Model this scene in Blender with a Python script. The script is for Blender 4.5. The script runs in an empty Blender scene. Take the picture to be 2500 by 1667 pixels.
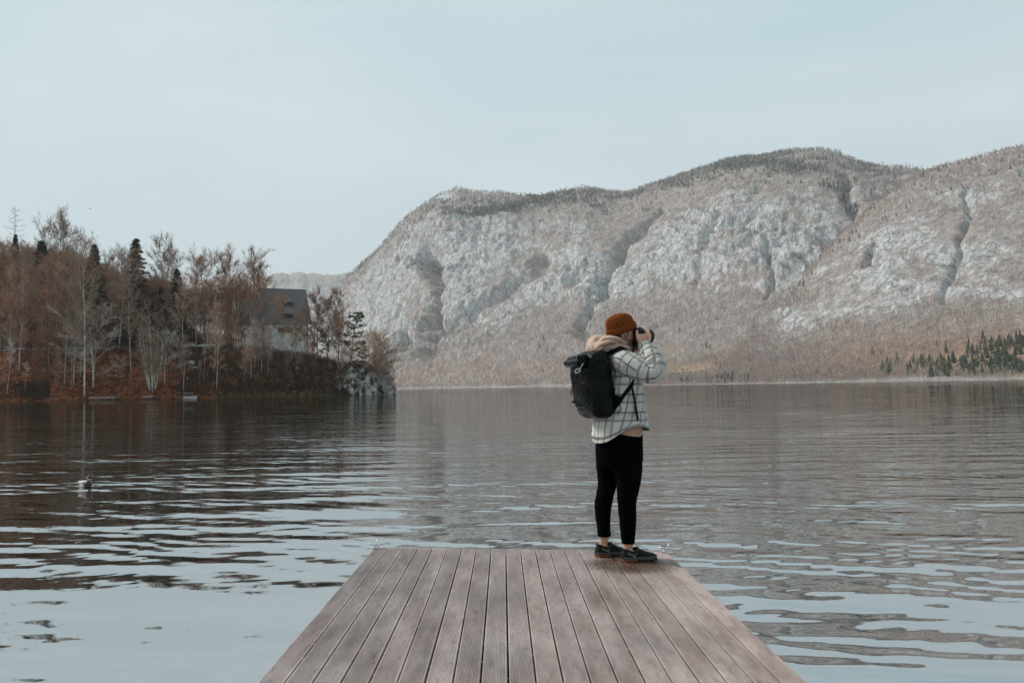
import bpy, bmesh, math, random
import numpy as np
from mathutils import Vector, Matrix, Euler

# ------------------------------------------------------------------ camera
SC = bpy.context.scene
COL = SC.collection
IW, IH, FPX = 2500.0, 1667.0, 2083.0          # photograph size and focal length in its pixels
CAMZ = 1.6
PITCH, ROLL = math.radians(3.0), math.atan(0.0178)
CF = np.array((0.0, math.cos(PITCH), math.sin(PITCH)))
_U0 = np.array((0.0, -math.sin(PITCH), math.cos(PITCH)))
_R0 = np.array((1.0, 0.0, 0.0))
CR = _R0 * math.cos(ROLL) - _U0 * math.sin(ROLL)
CU = _U0 * math.cos(ROLL) + _R0 * math.sin(ROLL)
CP = np.array((0.0, 0.0, CAMZ))
cam_data = bpy.data.cameras.new('camera')
cam_data.sensor_width = 36.0
cam_data.lens = 36.0 * FPX / IW
cam_data.clip_start = 0.1
cam_data.clip_end = 40000.0
cam = bpy.data.objects.new('view_camera', cam_data)
COL.objects.link(cam)
cam.matrix_world = Matrix(((CR[0], CU[0], -CF[0], CP[0]), (CR[1], CU[1], -CF[1], CP[1]),
                           (CR[2], CU[2], -CF[2], CP[2]), (0, 0, 0, 1)))
SC.camera = cam

# ------------------------------------------------------------------ sky, sun, exposure
SUN_EL, SUN_AZ = math.radians(42), math.radians(292)     # azimuth clockwise from +Y: high on the left, a little ahead of the camera
world = bpy.data.worlds.new('World')
SC.world = world
world.use_nodes = True
nt = world.node_tree
nt.nodes.clear()
w_out = nt.nodes.new('ShaderNodeOutputWorld')
w_bg = nt.nodes.new('ShaderNodeBackground')
w_bg.inputs['Strength'].default_value = 0.1
w_sky = nt.nodes.new('ShaderNodeTexSky')
w_sky.sky_type = 'NISHITA'
w_sky.sun_disc = False
w_sky.sun_elevation = SUN_EL
w_sky.sun_rotation = SUN_AZ
w_sky.dust_density = 3.0
w_tc = nt.nodes.new('ShaderNodeTexCoord')
w_map = nt.nodes.new('ShaderNodeMapping')
w_map.inputs['Scale'].default_value = (1.0, 1.0, 3.2)
w_map.inputs['Rotation'].default_value = (0.25, 0.1, 0.3)
w_noi = nt.nodes.new('ShaderNodeTexNoise')
w_noi.inputs['Scale'].default_value = 1.7
w_noi.inputs['Detail'].default_value = 5.0
w_noi.inputs['Roughness'].default_value = 0.45
w_noi.inputs['Distortion'].default_value = 0.6
w_ramp = nt.nodes.new('ShaderNodeValToRGB')
w_ramp.color_ramp.elements[0].position = 0.36
w_ramp.color_ramp.elements[0].color = (3.95, 5.2, 5.65, 1)
w_ramp.color_ramp.elements[1].position = 0.66
w_ramp.color_ramp.elements[1].color = (5.05, 5.85, 6.2, 1)
w_mix = nt.nodes.new('ShaderNodeMix')
w_mix.data_type = 'RGBA'
w_mix.inputs[0].default_value = 0.985                       # a thin even cloud veil over the blue
nt.links.new(w_tc.outputs['Generated'], w_map.inputs['Vector'])
nt.links.new(w_map.outputs['Vector'], w_noi.inputs['Vector'])
nt.links.new(w_noi.outputs['Fac'], w_ramp.inputs['Fac'])
nt.links.new(w_sky.outputs['Color'], w_mix.inputs[6])
nt.links.new(w_ramp.outputs['Color'], w_mix.inputs[7])
nt.links.new(w_mix.outputs[2], w_bg.inputs['Color'])
nt.links.new(w_bg.outputs['Background'], w_out.inputs['Surface'])

sun_data = bpy.data.lights.new('sun', 'SUN')
sun_data.energy = 2.9
sun_data.angle = math.radians(12)
sun_data.color = (1.0, 0.95, 0.88)
sun = bpy.data.objects.new('sun', sun_data)
COL.objects.link(sun)
_sd = Vector((math.sin(SUN_AZ) * math.cos(SUN_EL), math.cos(SUN_AZ) * math.cos(SUN_EL), math.sin(SUN_EL)))
sun.rotation_euler = _sd.to_track_quat('Z', 'Y').to_euler()
sun.location = (0, -20, 60)

vs = SC.view_settings
vs.view_transform = 'Standard'
vs.look = 'None'
vs.exposure = 0.37
vs.gamma = 1.0
vs.use_curve_mapping = False
SC.render.engine = 'CYCLES'
SC.cycles.use_denoising = True
SC.cycles.denoising_prefilter = 'NONE'
SC.cycles.max_bounces = 6
SC.cycles.diffuse_bounces = 2
SC.cycles.glossy_bounces = 3
SC.cycles.transmission_bounces = 4
SC.cycles.transparent_max_bounces = 8
SC.cycles.volume_bounces = 0
SC.cycles.sample_clamp_indirect = 4.0

# ------------------------------------------------------------------ helpers
def at(px, py, Y):
    """World point seen at pixel (px, py) of the photograph at world depth Y."""
    d = CF + CR * ((px - IW / 2) / FPX) + CU * ((IH / 2 - py) / FPX)
    return Vector(CP + d * (Y / d[1]))

def ray(px, py):
    return CF + CR * ((px - IW / 2) / FPX) + CU * ((IH / 2 - py) / FPX)

def proj(V):
    """Pixel coordinates of an (N, 3) array of world points."""
    D = np.asarray(V, float) - CP
    z = D @ CF
    return IW / 2 + FPX * (D @ CR) / z, IH / 2 - FPX * (D @ CU) / z

def tag(o, label=None, cat=None, group=None, kind=None):
    if label: o['label'] = label
    if cat: o['category'] = cat
    if group: o['group'] = group
    if kind: o['kind'] = kind
    return o

def empty(name, loc=(0, 0, 0), rz=0.0, parent=None):
    o = bpy.data.objects.new(name, None)
    o.empty_display_size = 0.1
    COL.objects.link(o)
    o.location = loc
    o.rotation_euler = (0, 0, rz)
    if parent: o.parent = parent
    return o

def link(name, me, mats, parent=None):
    for m in (mats if isinstance(mats, (list, tuple)) else [mats]):
        me.materials.append(m)
    o = bpy.data.objects.new(name, me)
    COL.objects.link(o)
    if parent: o.parent = parent
    return o

def mesh_np(name, V, F, smooth=True, attrs=None):
    """Mesh from arrays; F is (M, 3) or (M, 4)."""
    V = np.asarray(V, np.float32); F = np.asarray(F, np.int32)
    me = bpy.data.meshes.new(name)
    me.vertices.add(len(V)); me.vertices.foreach_set('co', V.ravel())
    k = F.shape[1]
    me.loops.add(F.size); me.loops.foreach_set('vertex_index', F.ravel())
    me.polygons.add(len(F))
    me.polygons.foreach_set('loop_start', np.arange(0, F.size, k, dtype=np.int32))
    me.polygons.foreach_set('use_smooth', np.full(len(F), smooth))
    for n, a in (attrs or {}).items():
        a = np.asarray(a, np.float32)
        if a.ndim == 1:
            at_ = me.attributes.new(n, 'FLOAT', 'POINT'); at_.data.foreach_set('value', a)
        else:
            at_ = me.attributes.new(n, 'FLOAT_VECTOR', 'POINT'); at_.data.foreach_set('vector', a.ravel())
    me.update(calc_edges=True)
    me.validate()
    return me

def grid_faces(nr, nc, wrap=False):
    i = np.arange(nr - 1)[:, None]; j = np.arange(nc if wrap else nc - 1)[None, :]
    a = i * nc + j; b = i * nc + (j + 1) % nc
    return np.stack([a, b, b + nc, a + nc], -1).reshape(-1, 4)

class MB:
    """Collects boxes, tubes, lofts and loose faces for one mesh."""
    def __init__(self):
        self.v = []; self.f = []; self.uv = []; self.smooth = []
    def add(self, vs, fs, smooth=False, uv=None):
        n = len(self.v)
        self.v.extend([tuple(p) for p in vs])
        self.f.extend([tuple(i + n for i in f) for f in fs])
        self.smooth.extend([smooth] * len(fs))
        self.uv.extend([tuple(p) for p in uv] if uv is not None else [(0.0, 0.0)] * len(vs))
        return self
    def box(self, c, s, M=None):
        x, y, z = (k / 2 for k in s)
        P = [Vector((sx * x, sy * y, sz * z)) for sx in (-1, 1) for sy in (-1, 1) for sz in (-1, 1)]
        if M is not None: P = [M @ p for p in P]
        P = [p + Vector(c) for p in P]
        return self.add(P, [(0, 1, 3, 2), (4, 6, 7, 5), (0, 4, 5, 1), (2, 3, 7, 6), (0, 2, 6, 4), (1, 5, 7, 3)])
    def bbox(self, c, s, b=0.003, M=None):
        """A box with chamfered edges."""
        x, y, z = (k / 2 for k in s)
        bm = bmesh.new(); bmesh.ops.create_cube(bm, size=1.0)
        for v in bm.verts: v.co = Vector((v.co.x * 2 * x, v.co.y * 2 * y, v.co.z * 2 * z))
        bmesh.ops.bevel(bm, geom=list(bm.edges), offset=b, segments=1, affect='EDGES')
        bm.verts.index_update()
        P = [(M @ v.co if M is not None else v.co) + Vector(c) for v in bm.verts]
        F = [tuple(v.index for v in f.verts) for f in bm.faces]
        bm.free()
        return self.add(P, F)
    def tube(self, pts, rad, n=6, caps=True, smooth=True, flat=1.0):
        pts = [Vector(p) for p in pts]
        if not hasattr(rad, '__len__'): rad = [rad] * len(pts)
        vs = []; up = None
        for i, p in enumerate(pts):
            t = (pts[min(i + 1, len(pts) - 1)] - pts[max(i - 1, 0)])
            t = t.normalized() if t.length > 1e-9 else Vector((0, 0, 1))
            if up is None:
                up = Vector((0, 0, 1)) if abs(t.z) < 0.9 else Vector((1, 0, 0))
            a = t.cross(up)
            a = a.normalized() if a.length > 1e-6 else t.orthogonal().normalized()
            b = a.cross(t).normalized(); up = b
            for k in range(n):
                w = 2 * math.pi * k / n
                vs.append(p + (a * math.cos(w) + b * (math.sin(w) * flat)) * rad[i])
        fs = [(i * n + k, i * n + (k + 1) % n, (i + 1) * n + (k + 1) % n, (i + 1) * n + k)
              for i in range(len(pts) - 1) for k in range(n)]
        if caps:
            fs.append(tuple(range(n - 1, -1, -1))); fs.append(tuple(range((len(pts) - 1) * n, len(pts) * n)))
        return self.add(vs, fs, smooth)
    def rings(self, R, caps=True, smooth=True, uv=None):
        """Loft through rings, each a list of the same number of points."""
        n = len(R[0]); vs = [p for r in R for p in r]
        fs = [(i * n + k, i * n + (k + 1) % n, (i + 1) * n + (k + 1) % n, (i + 1) * n + k)
              for i in range(len(R) - 1) for k in range(n)]
        if caps:
            fs.append(tuple(range(n - 1, -1, -1))); fs.append(tuple(range((len(R) - 1) * n, len(R) * n)))
        return self.add(vs, fs, smooth, uv)
    def mesh(self, name):
        me = bpy.data.meshes.new(name)
        me.from_pydata(self.v, [], self.f)
        me.polygons.foreach_set('use_smooth', self.smooth)
        if any(u != (0.0, 0.0) for u in self.uv):
            a = me.attributes.new('cloth_uv', 'FLOAT_VECTOR', 'POINT')
            a.data.foreach_set('vector', np.array([(u[0], u[1], 0.0) for u in self.uv], np.float32).ravel())
        me.validate()
        return me
    def build(self, name, mat, parent=None):
        return link(name, self.mesh(name), mat, parent)

# vectorised gradient noise
def _hash(ix, iy, iz, s):
    h = (ix * 374761393 + iy * 668265263 + iz * 2147483647 + s * 974711) & 0xFFFFFFFF
    h = ((h ^ (h >> 13)) * 1274126177) & 0xFFFFFFFF
    return h ^ (h >> 16)
def noise3(P, seed=0):
    P = np.asarray(P, float); I = np.floor(P).astype(np.int64); f = P - I
    u = f * f * f * (f * (f * 6 - 15) + 10)
    out = 0
    for dx in (0, 1):
        for dy in (0, 1):
            for dz in (0, 1):
                h = _hash(I[:, 0] + dx, I[:, 1] + dy, I[:, 2] + dz, seed)
                gx = ((h & 1023) / 511.5 - 1); gy = (((h >> 10) & 1023) / 511.5 - 1); gz = (((h >> 20) & 1023) / 511.5 - 1)
                d = gx * (f[:, 0] - dx) + gy * (f[:, 1] - dy) + gz * (f[:, 2] - dz)
                w = (u[:, 0] if dx else 1 - u[:, 0]) * (u[:, 1] if dy else 1 - u[:, 1]) * (u[:, 2] if dz else 1 - u[:, 2])
                out = out + w * d
    return out
def fbm(P, oct=4, seed=0, gain=0.5, ridged=False):
    P = np.asarray(P, float); o = 0; a = 1.0; tot = 0
    for k in range(oct):
        n = noise3(P * (2.03 ** k) + 17.3 * k, seed + k)
        if ridged: n = 1 - 2 * np.abs(n)
        o = o + a * n; tot += a; a *= gain
    return o / tot
def sstep(a, b, x):
    t = np.clip((np.asarray(x, float) - a) / (b - a), 0, 1)
    return t * t * (3 - 2 * t)

# materials
def new_mat(name):
    m = bpy.data.materials.new(name); m.use_nodes = True
    t = m.node_tree
    return m, t, t.nodes['Principled BSDF'], t.nodes, t.links
def noise_node(t, scale, detail=3.0, rough=0.5, vec=None, dist=0.0):
    n = t.nodes.new('ShaderNodeTexNoise')
    n.inputs['Scale'].default_value = scale; n.inputs['Detail'].default_value = detail
    n.inputs['Roughness'].default_value = rough; n.inputs['Distortion'].default_value = dist
    if vec is not None: t.links.new(vec, n.inputs['Vector'])
    return n
def ramp_node(t, fac, stops):
    r = t.nodes.new('ShaderNodeValToRGB'); e = r.color_ramp.elements
    while len(e) < len(stops): e.new(0.5)
    for k, (p, c) in enumerate(stops):
        e[k].position = p; e[k].color = (c[0], c[1], c[2], 1) if hasattr(c, '__len__') else (c, c, c, 1)
    t.links.new(fac, r.inputs['Fac'])
    return r.outputs['Color']
def mix_node(t, fac, a, b, mode='MIX'):
    m = t.nodes.new('ShaderNodeMix'); m.data_type = 'RGBA'; m.blend_type = mode
    for i, x in ((0, fac), (6, a), (7, b)):
        if hasattr(x, 'links') or hasattr(x, 'is_linked'): t.links.new(x, m.inputs[i])
        elif i == 0: m.inputs[0].default_value = x
        else: m.inputs[i].default_value = (x[0], x[1], x[2], 1)
    return m.outputs[2]
def math_node(t, op, a, b=0.0, c=0.0, clamp=False):
    m = t.nodes.new('ShaderNodeMath'); m.operation = op; m.use_clamp = clamp
    for i, x in enumerate((a, b, c)):
        if hasattr(x, 'is_linked'): t.links.new(x, m.inputs[i])
        else: m.inputs[i].default_value = x
    return m.outputs[0]
def bump_node(t, height, strength, dist, bsdf):
    b = t.nodes.new('ShaderNodeBump'); b.inputs['Strength'].default_value = strength
    b.inputs['Distance'].default_value = dist
    t.links.new(height, b.inputs['Height']); t.links.new(b.outputs['Normal'], bsdf.inputs['Normal'])
    return b
def obj_coord(t):
    return t.nodes.new('ShaderNodeTexCoord').outputs['Object']
def geo_pos(t):
    return t.nodes.new('ShaderNodeNewGeometry').outputs['Position']
def attr_node(t, name, out='Fac'):
    a = t.nodes.new('ShaderNodeAttribute'); a.attribute_name = name
    return a.outputs[out]
def map_node(t, vec, scale=(1, 1, 1), rot=(0, 0, 0), loc=(0, 0, 0)):
    m = t.nodes.new('ShaderNodeMapping')
    m.inputs['Scale'].default_value = scale; m.inputs['Rotation'].default_value = rot; m.inputs['Location'].default_value = loc
    t.links.new(vec, m.inputs['Vector'])
    return m.outputs['Vector']
def mottled(name, cols, scale=20.0, rough=0.7, bump=0.0, bdist=0.01, spec=0.3, detail=4.0, rnd=0.0, metal=0.0):
    """Plain procedural material: a noise ramp over the given colours."""
    m, t, b, N, L = new_mat(name)
    n = noise_node(t, scale, detail, 0.6, obj_coord(t))
    k = len(cols)
    c = ramp_node(t, n.outputs['Fac'], [(0.3 + 0.4 * i / max(1, k - 1), cc) for i, cc in enumerate(cols)])
    if rnd:
        oi = N.new('ShaderNodeObjectInfo')
        v = math_node(t, 'MULTIPLY_ADD', oi.outputs['Random'], 2 * rnd, 1 - rnd)
        vm = N.new('ShaderNodeVectorMath'); vm.operation = 'SCALE'
        L.new(c, vm.inputs[0]); L.new(v, vm.inputs['Scale']); c = vm.outputs['Vector']
    L.new(c, b.inputs['Base Color'])
    b.inputs['Roughness'].default_value = rough
    b.inputs['Specular IOR Level'].default_value = spec
    b.inputs['Metallic'].default_value = metal
    if bump: bump_node(t, n.outputs['Fac'], bump, bdist, b)
    return m

# ------------------------------------------------------------------ water
def water_material():
    m, t, b, N, L = new_mat('lake_water')
    N.remove(b)
    P = geo_pos(t)
    sep = N.new('ShaderNodeSeparateXYZ'); L.new(P, sep.inputs[0])
    X, Y = sep.outputs[0], sep.outputs[1]
    M = lambda op, a, b=0.0, c=0.0, clamp=False: math_node(t, op, a, b, c, clamp)
    sx, sy = 0.0, 0.0
    def noise_slope(scale, detail, ax, ay, rot=0.0, env=None):
        nonlocal sx, sy
        v = map_node(t, P, (scale[0], scale[1], 0.0), (0, 0, rot))
        n = noise_node(t, 1.0, detail, 0.55, v)
        s = N.new('ShaderNodeSeparateColor'); L.new(n.outputs['Color'], s.inputs[0])
        dx = M('MULTIPLY', M('SUBTRACT', s.outputs[0], 0.5), ax)
        dy = M('MULTIPLY', M('SUBTRACT', s.outputs[1], 0.5), ay)
        if env is not None: dx, dy = M('MULTIPLY', dx, env), M('MULTIPLY', dy, env)
        sx, sy = M('ADD', dx, sx), M('ADD', dy, sy)
    def train(lam, ang, amp, env=None, warp=0.8, wscale=(0.35, 0.5), seed=0.0):
        """A long-crested wave train; ang is the heading from +Y."""
        nonlocal sx, sy
        ca, sa = math.cos(ang), math.sin(ang)
        wv = map_node(t, P, (wscale[0], wscale[1], 0.0), (0, 0, 0.3), (seed, seed * 1.7, 0))
        wn = noise_node(t, 1.0, 2.0, 0.5, wv)
        ph = M('MULTIPLY_ADD', X, sa, M('MULTIPLY', Y, ca))
        ph = M('MULTIPLY_ADD', M('SUBTRACT', wn.outputs['Fac'], 0.5), warp * 6.0 * lam, ph)
        s = M('MULTIPLY', M('COSINE', M('MULTIPLY', ph, 2 * math.pi / lam)), amp)
        if env is not None: s = M('MULTIPLY', s, env)
        sx, sy = M('MULTIPLY_ADD', s, sa, sx), M('MULTIPLY_ADD', s, ca, sy)
    # broad patches where the ripples are stronger or weaker
    ev = noise_node(t, 1.0, 2.0, 0.5, map_node(t, P, (0.06, 0.16, 0.0), (0, 0, 0.2), (3.0, 1.0, 0)))
    env = M('MULTIPLY_ADD', M('SUBTRACT', ev.outputs['Fac'], 0.35), 3.2, 0.25, True)
    ev2 = noise_node(t, 1.0, 2.0, 0.5, map_node(t, P, (0.25, 0.5, 0.0), (0, 0, -0.3), (7.0, 2.0, 0)))
    env2 = M('MULTIPLY_ADD', M('SUBTRACT', ev2.outputs['Fac'], 0.36), 3.4, 0.1, True)
    near = M('SUBTRACT', 1.0, M('SMOOTH_MIN', M('MULTIPLY', Y, 1 / 60.0), 1.0, 0.1), 0.0, True)   # rings from the jetty die out
    noise_slope((0.16, 0.75), 2.0, 0.05, 0.085, 0.05)
    noise_slope((0.6, 3.2), 3.0, 0.06, 0.14, -0.05, env)
    noise_slope((2.6, 9.0), 3.0, 0.05, 0.085, 0.0, env2)
    noise_slope((1.5, 3.6), 3.0, 0.07, 0.085, 0.2, env2)
    noise_slope((7.0, 16.0), 2.0, 0.03, 0.045, 0.0, env)
    train(1.25, 0.06, 0.03, near, 0.35, (0.14, 0.22), 2.0)
    train(0.70, -0.20, 0.036, M('MULTIPLY', env2, near), 0.45, (0.3, 0.4), 5.0)
    train(0.36, 0.40, 0.058, M('MULTIPLY', env2, near), 0.5, (0.5, 0.6), 9.0)
    train(0.21, -0.35, 0.042, M('MULTIPLY', env, M('MULTIPLY', env2, near)), 0.6, (0.8, 0.9), 13.0)
    nv = N.new('ShaderNodeCombineXYZ')
    L.new(M('MULTIPLY', sx, -1.0), nv.inputs[0]); L.new(M('MULTIPLY', sy, -1.0), nv.inputs[1]); nv.inputs[2].default_value = 1.0
    nn = N.new('ShaderNodeVectorMath'); nn.operation = 'NORMALIZE'; L.new(nv.outputs[0], nn.inputs[0])
    NORM = nn.outputs[0]
    gl = N.new('ShaderNodeBsdfGlossy'); gl.inputs['Roughness'].default_value = 0.015
    gl.inputs['Color'].default_value = (0.93, 0.95, 0.96, 1); L.new(NORM, gl.inputs['Normal'])
    df = N.new('ShaderNodeBsdfDiffuse'); df.inputs['Color'].default_value = (0.012, 0.012, 0.008, 1)
    fr = N.new('ShaderNodeFresnel'); fr.inputs['IOR'].default_value = 1.9; L.new(NORM, fr.inputs['Normal'])
    fac = M('MULTIPLY_ADD', fr.outputs[0], 0.06, 0.63, True)
    mx = N.new('ShaderNodeMixShader'); L.new(fac, mx.inputs[0]); L.new(df.outputs[0], mx.inputs[1]); L.new(gl.outputs[0], mx.inputs[2])
    L.new(mx.outputs[0], N['Material Output'].inputs['Surface'])
    return m

MAT_WATER = water_material()
_s = 6500.0
lake = link('lake_water', mesh_np('lake_water', [(-_s, -150, 0), (_s, -150, 0), (_s, 8700, 0), (-_s, 8700, 0)], [(0, 1, 2, 3)], False), MAT_WATER)
tag(lake, 'rippled dark lake reflecting the sky and the mountain', kind='structure')
_s = 6600.0
bed = link('lake_bed', mesh_np('lake_bed', [(-_s, -180, -12), (_s, -180, -12), (_s, 8760, -12), (-_s, 8760, -12)], [(0, 1, 2, 3)], False),
           mottled('lake_bed_silt', [(0.05, 0.045, 0.035), (0.08, 0.07, 0.05)], 0.05))
tag(bed, kind='structure')

# ------------------------------------------------------------------ mountains
def mountain_material():
    m, t, b, N, L = new_mat('mountain_side')
    P = geo_pos(t)
    rock_a, con_a, lit_a, snow_a, mead_a = (attr_node(t, k) for k in ('rock', 'conifer', 'litter', 'snow', 'meadow'))
    n1 = noise_node(t, 0.085, 6.0, 0.72, map_node(t, P, (1, 1, 0.42), (0.0, 0.3, 0.0)))
    n2 = noise_node(t, 0.016, 6.0, 0.66, map_node(t, P, (1.0, 0.6, 1.9), (0.0, -0.75, 0.2)))
    n3 = noise_node(t, 0.16, 5.0, 0.72, map_node(t, P, (1, 1, 0.5)))
    s = math_node(t, 'ADD', rock_a, math_node(t, 'MULTIPLY', math_node(t, 'SUBTRACT', n1.outputs['Fac'], 0.5), 2.3))
    s = math_node(t, 'ADD', s, math_node(t, 'MULTIPLY', math_node(t, 'SUBTRACT', n2.outputs['Fac'], 0.5), 3.4))
    n4 = noise_node(t, 0.3, 4.0, 0.75, map_node(t, P, (1.0, 1.0, 0.7), (0.0, 0.6, 0.3)))
    s = math_node(t, 'ADD', s, math_node(t, 'MULTIPLY', math_node(t, 'SUBTRACT', n4.outputs['Fac'], 0.5), 1.3))
    rk = math_node(t, 'MULTIPLY_ADD', math_node(t, 'SUBTRACT', s, 0.55), 1.8, 0.5, True)
    rockc = ramp_node(t, n3.outputs['Fac'], [(0.3, (0.3, 0.295, 0.29)), (0.5, (0.58, 0.577, 0.572)), (0.7, (0.76, 0.76, 0.76))])
    # open cracks and bedding joints in the rock
    for sc, th, k in ((0.035, 0.045, 0.62), (0.1, 0.06, 0.4)):
        vo = N.new('ShaderNodeTexVoronoi'); vo.feature = 'DISTANCE_TO_EDGE'; vo.inputs['Scale'].default_value = sc
        wv = N.new('ShaderNodeVectorMath'); wv.operation = 'MULTIPLY_ADD'
        wn = noise_node(t, sc * 1.6, 3.0, .6, P); L.new(wn.outputs['Color'], wv.inputs[0]); wv.inputs[1].default_value = (.5 / sc,) * 3; L.new(P, wv.inputs[2])
        L.new(map_node(t, wv.outputs[0], (1.0, 1.0, .38), (0, .55, 0)), vo.inputs['Vector'])
        cr = math_node(t, 'MULTIPLY_ADD', math_node(t, 'SUBTRACT', th, vo.outputs['Distance']), 1 / th, 0.0, True)
        rockc = mix_node(t, math_node(t, 'MULTIPLY', cr, k), rockc, (0.13, 0.115, 0.105))
    woodc = ramp_node(t, n1.outputs['Fac'], [(0.32, (0.25, 0.21, 0.196)), (0.5, (0.395, 0.34, 0.318)), (0.68, (0.51, 0.45, 0.422))])
    litc = ramp_node(t, n3.outputs['Fac'], [(0.35, (0.28, 0.19, 0.14)), (0.65, (0.5, 0.35, 0.255))])
    conc = ramp_node(t, n3.outputs['Fac'], [(0.35, (0.05, 0.06, 0.05)), (0.65, (0.12, 0.125, 0.1))])
    ls = math_node(t, 'MULTIPLY_ADD', math_node(t, 'SUBTRACT', math_node(t, 'ADD', lit_a, n2.outputs['Fac']), 0.95), 3.5, 0.0, True)
    c = mix_node(t, ls, woodc, litc)
    c = mix_node(t, math_node(t, 'MULTIPLY', mead_a, 1.0, 0.0, True), c, (0.46, 0.38, 0.27))
    c = mix_node(t, rk, c, rockc)
    cs = math_node(t, 'ADD', con_a, math_node(t, 'MULTIPLY', math_node(t, 'SUBTRACT', n3.outputs['Fac'], 0.5), 1.5))
    cs = math_node(t, 'MULTIPLY_ADD', math_node(t, 'SUBTRACT', cs, 0.5), 4.0, 0.5, True)
    c = mix_node(t, cs, c, conc)
    ss = math_node(t, 'MULTIPLY_ADD', math_node(t, 'SUBTRACT', math_node(t, 'ADD', snow_a, n1.outputs['Fac']), 0.95), 6.0, 0.0, True)
    c = mix_node(t, ss, c, (0.75, 0.77, 0.8))
    L.new(c, b.inputs['Base Color'])
    b.inputs['Roughness'].default_value = 1.0; b.inputs['Specular IOR Level'].default_value = 0.0
    h = math_node(t, 'ADD', n3.outputs['Fac'], math_node(t, 'MULTIPLY', n1.outputs['Fac'], 2.5))
    bump_node(t, h, 0.9, 5.0, b)
    return m
MAT_MTN = mountain_material()

def shore_depth(px):
    """Depth of the far shore line along the viewing column px."""
    k = (np.asarray(px, float) - IW / 2) / FPX
    s = (k * 1560 + 213) / (549 + 1000 * k)
    s = np.clip(s, -0.6, 1.35)
    return np.clip(1560 - 1000 * s, 330, 2400)
def horizon_y(px):
    return 942.7 - 0.0178 * (np.asarray(px, float) - 1250)

def poly_dist(px, py, pts):
    """Pixel distance to a polyline."""
    d = np.full(px.shape, 1e9)
    for (x0, y0), (x1, y1) in zip(pts[:-1], pts[1:]):
        vx, vy = x1 - x0, y1 - y0
        u = np.clip(((px - x0) * vx + (py - y0) * vy) / (vx * vx + vy * vy), 0, 1)
        d = np.minimum(d, np.hypot(px - x0 - u * vx, py - y0 - u * vy))
    return d
def blobs(px, py, L):
    """Sum of rotated Gaussian patches (x, y, rx, ry, angle in degrees, weight)."""
    o = 0
    for x, y, rx, ry, an, w in L:
        a = math.radians(an); dx, dy = px - x, py - y
        u = (dx * math.cos(a) + dy * math.sin(a)) / rx; v = (-dx * math.sin(a) + dy * math.cos(a)) / ry
        o = o + w * np.exp(-(u * u + v * v))
    return o

# where the real mountain shows bare rock, spruce, snow and gullies (read off the photograph)
ROCK = [(1100, 640, 190, 120, 20, .55), (1220, 560, 120, 70, -20, .4), (960, 800, 90, 90, 0, .3), (1130, 830, 190, 50, -20, .6),
        (1010, 900, 60, 60, -50, .5), (1410, 560, 55, 95, 10, .55), (1300, 500, 120, 30, -10, .3), (1420, 680, 80, 40, -30, .5),
        (1500, 700, 110, 60, -35, .6), (1430, 760, 40, 70, 0, .35), (1350, 700, 50, 50, 0, .25), (1700, 560, 160, 70, -10, .45),
        (1880, 560, 150, 80, 10, .45), (1960, 640, 90, 70, -30, .55), (1780, 640, 150, 70, 0, .35), (1620, 640, 90, 70, -20, .3),
        (1900, 690, 35, 45, 0, .5), (1940, 790, 60, 22, 10, .75), (1150, 740, 110, 60, -25, .35), (920, 700, 60, 120, -40, .25),
        (2120, 470, 60, 30, -20, .5), (2440, 440, 90, 60, 0, .6), (2300, 480, 90, 60, 30, .55), (2200, 570, 90, 50, 0, .5),
        (2150, 640, 60, 70, -30, .6), (2180, 705, 120, 36, 0, .8), (2320, 640, 110, 50, 25, .6), (2440, 600, 60, 70, 0, .55),
        (2130, 755, 110, 24, -12, .7), (2400, 720, 120, 40, 0, .45), (2480, 740, 40, 40, 0, .4), (2560, 520, 80, 120, 0, .4)]
VEG = [(1060, 740, 45, 110, 8, .9), (1180, 790, 150, 28, -30, .5), (1350, 800, 160, 40, -32, .6), (1320, 640, 160, 30, -30, .45),
       (1560, 560, 60, 130, 35, .55), (1620, 760, 220, 40, -10, .4), (1240, 700, 120, 18, -30, .3), (2060, 470, 30, 60, -25, .6),
       (2400, 545, 120, 28, 10, .5), (2300, 750, 60, 30, 0, .2), (2250, 655, 30, 20, 0, .3), (2360, 690, 90, 18, 10, .4),
       (1000, 700, 60, 30, -30, .3), (1620, 480, 200, 25, -12, .5)]
CONIF = [(1110, 515, 90, 22, 0, .8), (1250, 505, 120, 20, -8, .75), (1400, 478, 170, 20, -6, .7), (1470, 520, 70, 22, 10, .55),
         (960, 560, 20, 60, 38, .6), (1330, 585, 25, 18, 0, .4), (1620, 440, 120, 22, -18, .55), (1750, 410, 120, 26, -14, .65),
         (1900, 400, 130, 26, 5, .6), (1990, 420, 130, 30, 12, .55), (2150, 420, 100, 14, 10, .5), (2010, 460, 40, 20, 0, .4),
         (2075, 500, 26, 50, -22, .7), (1065, 740, 22, 60, 10, .55), (870, 660, 60, 14, -45, .4), (1060, 820, 20, 40, 20, .35),
         (2300, 420, 60, 10, -8, .3)]
SNOW = [(1090, 478, 45, 12, -12, .75), (1075, 492, 25, 8, 0, .5), (1185, 470, 20, 8, 0, .3), (1740, 436, 60, 10, -10, .3)]
MEADOW = [(1680, 910, 75, 8, -6, 1.0), (1560, 926, 60, 5, 0, .6), (2495, 910, 40, 9, -10, .9)]
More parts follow.
